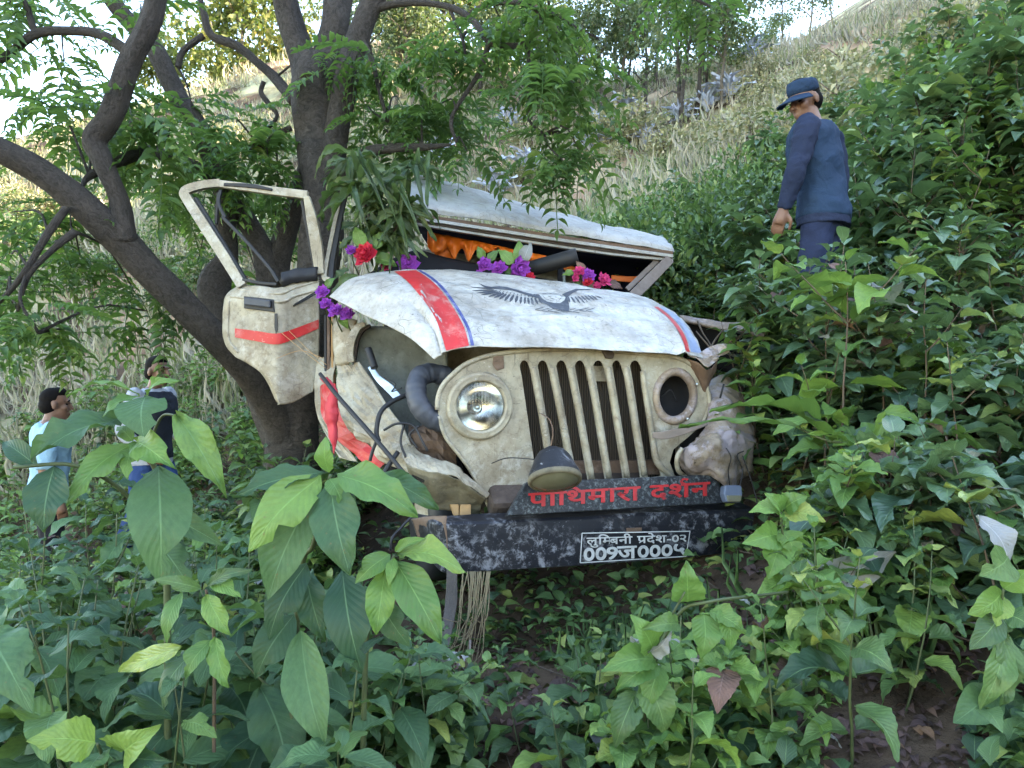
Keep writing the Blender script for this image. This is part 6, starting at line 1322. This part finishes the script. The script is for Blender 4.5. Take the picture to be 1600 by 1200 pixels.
for b, t, w, m in (((1566, 925), (1512, 960), 48, 'leaf_bright'), ((1568, 920), (1605, 890), 40, 'leaf_young'), ((1564, 960), (1515, 1015), 44, 'leaf_weed'), ((1566, 985), (1560, 1105), 44, 'leaf_weed'), ((1570, 990), (1530, 1110), 42, 'leaf_weed'), ((1572, 960), (1610, 980), 44, 'leaf_bright'), ((1565, 1010), (1604, 1070), 44, 'leaf_weed'), ((1565, 930), (1556, 980), 34, 'leaf_young'), ((1575, 870), (1530, 900), 60, 'leaf_weed'), ((1560, 1080), (1490, 1130), 60, 'leaf_big'), ((1570, 1100), (1600, 1180), 70, 'leaf_big')): hleaf(I2, 'elliptic', m, b, t, w, 1.94, 1.9)
K2 = empty('sapling', groundpt(1350, 2.4), 'shoot with drooping mid green leaves over the bare soil at lower right', 'plant')
stemline(K2, [(1235, gpy(1235, 2.4), 2.4), (1228, 1090, 2.38), (1240, 1040, 2.36), (1262, 1015, 2.34)], .007, .003)
for b, t, w, m in (((1258, 1020), (1205, 1015), 44, 'leaf_bright'), ((1262, 1018), (1335, 1060), 30, 'leaf_bright'), ((1262, 1020), (1300, 1020), 26, 'leaf_young'), ((1290, 1080), (1325, 1160), 36, 'leaf_bright'), ((1240, 1030), (1200, 1060), 40, 'leaf_weed'), ((1255, 1010), (1240, 960), 34, 'leaf_weed'), ((1230, 1070), (1180, 1110), 44, 'leaf_weed'), ((1235, 1085), (1270, 1140), 40, 'leaf_weed')): hleaf(K2, 'serrate', m, b, t, w, 2.34, 2.3)
# single broken leaves and blades
def lone(name, lb, cat, kind, m, b, t, w, yb, yt=None, nrm=None):
    e = empty(name, P(*b, yb), lb, cat); hleaf(e, kind, m, b, t, w, yb, yt, nrm); return e
lone('fallen_leaf', 'large leaf turned pale side up beside the bumper end', 'leaf', 'elliptic', 'leaf_pale', (1252, 915), (1400, 862), 58, 2.5, 2.45)
lone('fallen_leaf', 'striped pale leaf folded at the right edge', 'leaf', 'elliptic', 'leaf_pale', (1525, 805), (1575, 890), 50, 2.2, 2.15)
bl = empty('broken_maize_plant', groundpt(1420, 3.0), 'bent blade of a broken maize plant lying toward the fender', 'maize plant')
stemline(bl, [(1450, gpy(1450, 3.0), 3.0), (1400, 700, 2.95), (1300, 690, 3.0), (1240, 665, 3.1)], .008, .004)
for b, t, w, m in (((1250, 668), (1060, 668), 13, 'leaf_bright'), ((1300, 690), (1110, 640), 12, 'leaf_bright'), ((1385, 645), (1325, 775), 42, 'leaf_young'), ((1380, 645), (1450, 668), 30, 'leaf_young'), ((1440, 660), (1560, 730), 16, 'leaf_bright'), ((1350, 660), (1345, 830), 20, 'leaf_young'), ((1330, 700), (1240, 680), 10, 'leaf_bright')): hleaf(bl, 'blade', m, b, t, w, 2.95, 2.95)
# bark strip and roots hanging under the bumper
hb = P(700, 900, 3.1); hs = empty('hanging_bark_strip', groundpt(672, 2.75), 'long torn strip of bark hanging from the bumper to the ground', 'bark strip')
bar('strip', [(706, 890, 3.15), (705, 940, 3.1), (697, 990, 3.0), (688, 1040, 2.9), (678, 1090, 2.8), (671, 1140, 2.72), (668, 1210, 2.6)], [16, 19, 17, 14, 10, 7, 5], .010, M['bark'], hs, 40)
hr = empty('hanging_roots', groundpt(740, 2.9), 'bundle of thin pale roots hanging below the bumper', 'roots'); RT = []
for i in range(22):
    x = random.uniform(722, 768); y1 = random.uniform(960, 1090); RT.append((pxt([(x, 893, 3.12), (x+random.gauss(-3, 4), 940, 3.06), (x+random.gauss(-14, 9), (940+y1)/2+20, 3.0), (x+random.gauss(-26, 12), y1, 2.95)]), [.0028, .0024, .0018, .0012], 10))
o = tubes('roots', RT, M['stem_dry'], hr, 4); o['kind'] = 'stuff'
for a in ([(735, 1000, 2.95), (732, 1080, 2.85), (745, 1150, 2.75), (752, 1190, 2.7)], [(1490, 972, 2.3), (1520, 975, 2.25), (1557, 974, 2.2)], [(1440, 1080, 2.5), (1480, 1040, 2.5), (1520, 1015, 2.5)], [(1355, 955, 2.4), (1375, 1040, 2.35), (1420, 1150, 2.3)]):
    e = empty('fallen_stick', P(*a[-1]), {735: 'thin grey stick hanging among the roots below the bumper', 1490: 'pale straight twig pointing at the right edge plant', 1440: 'curved grey twig on the bare soil at lower right', 1355: 'long green bent stalk crossing the bare soil'}[a[0][0]], 'stick'); tube('stick', pxt(a), .005, M['stem' if a[0][0] == 1355 else 'wood'], e, 6, 14)
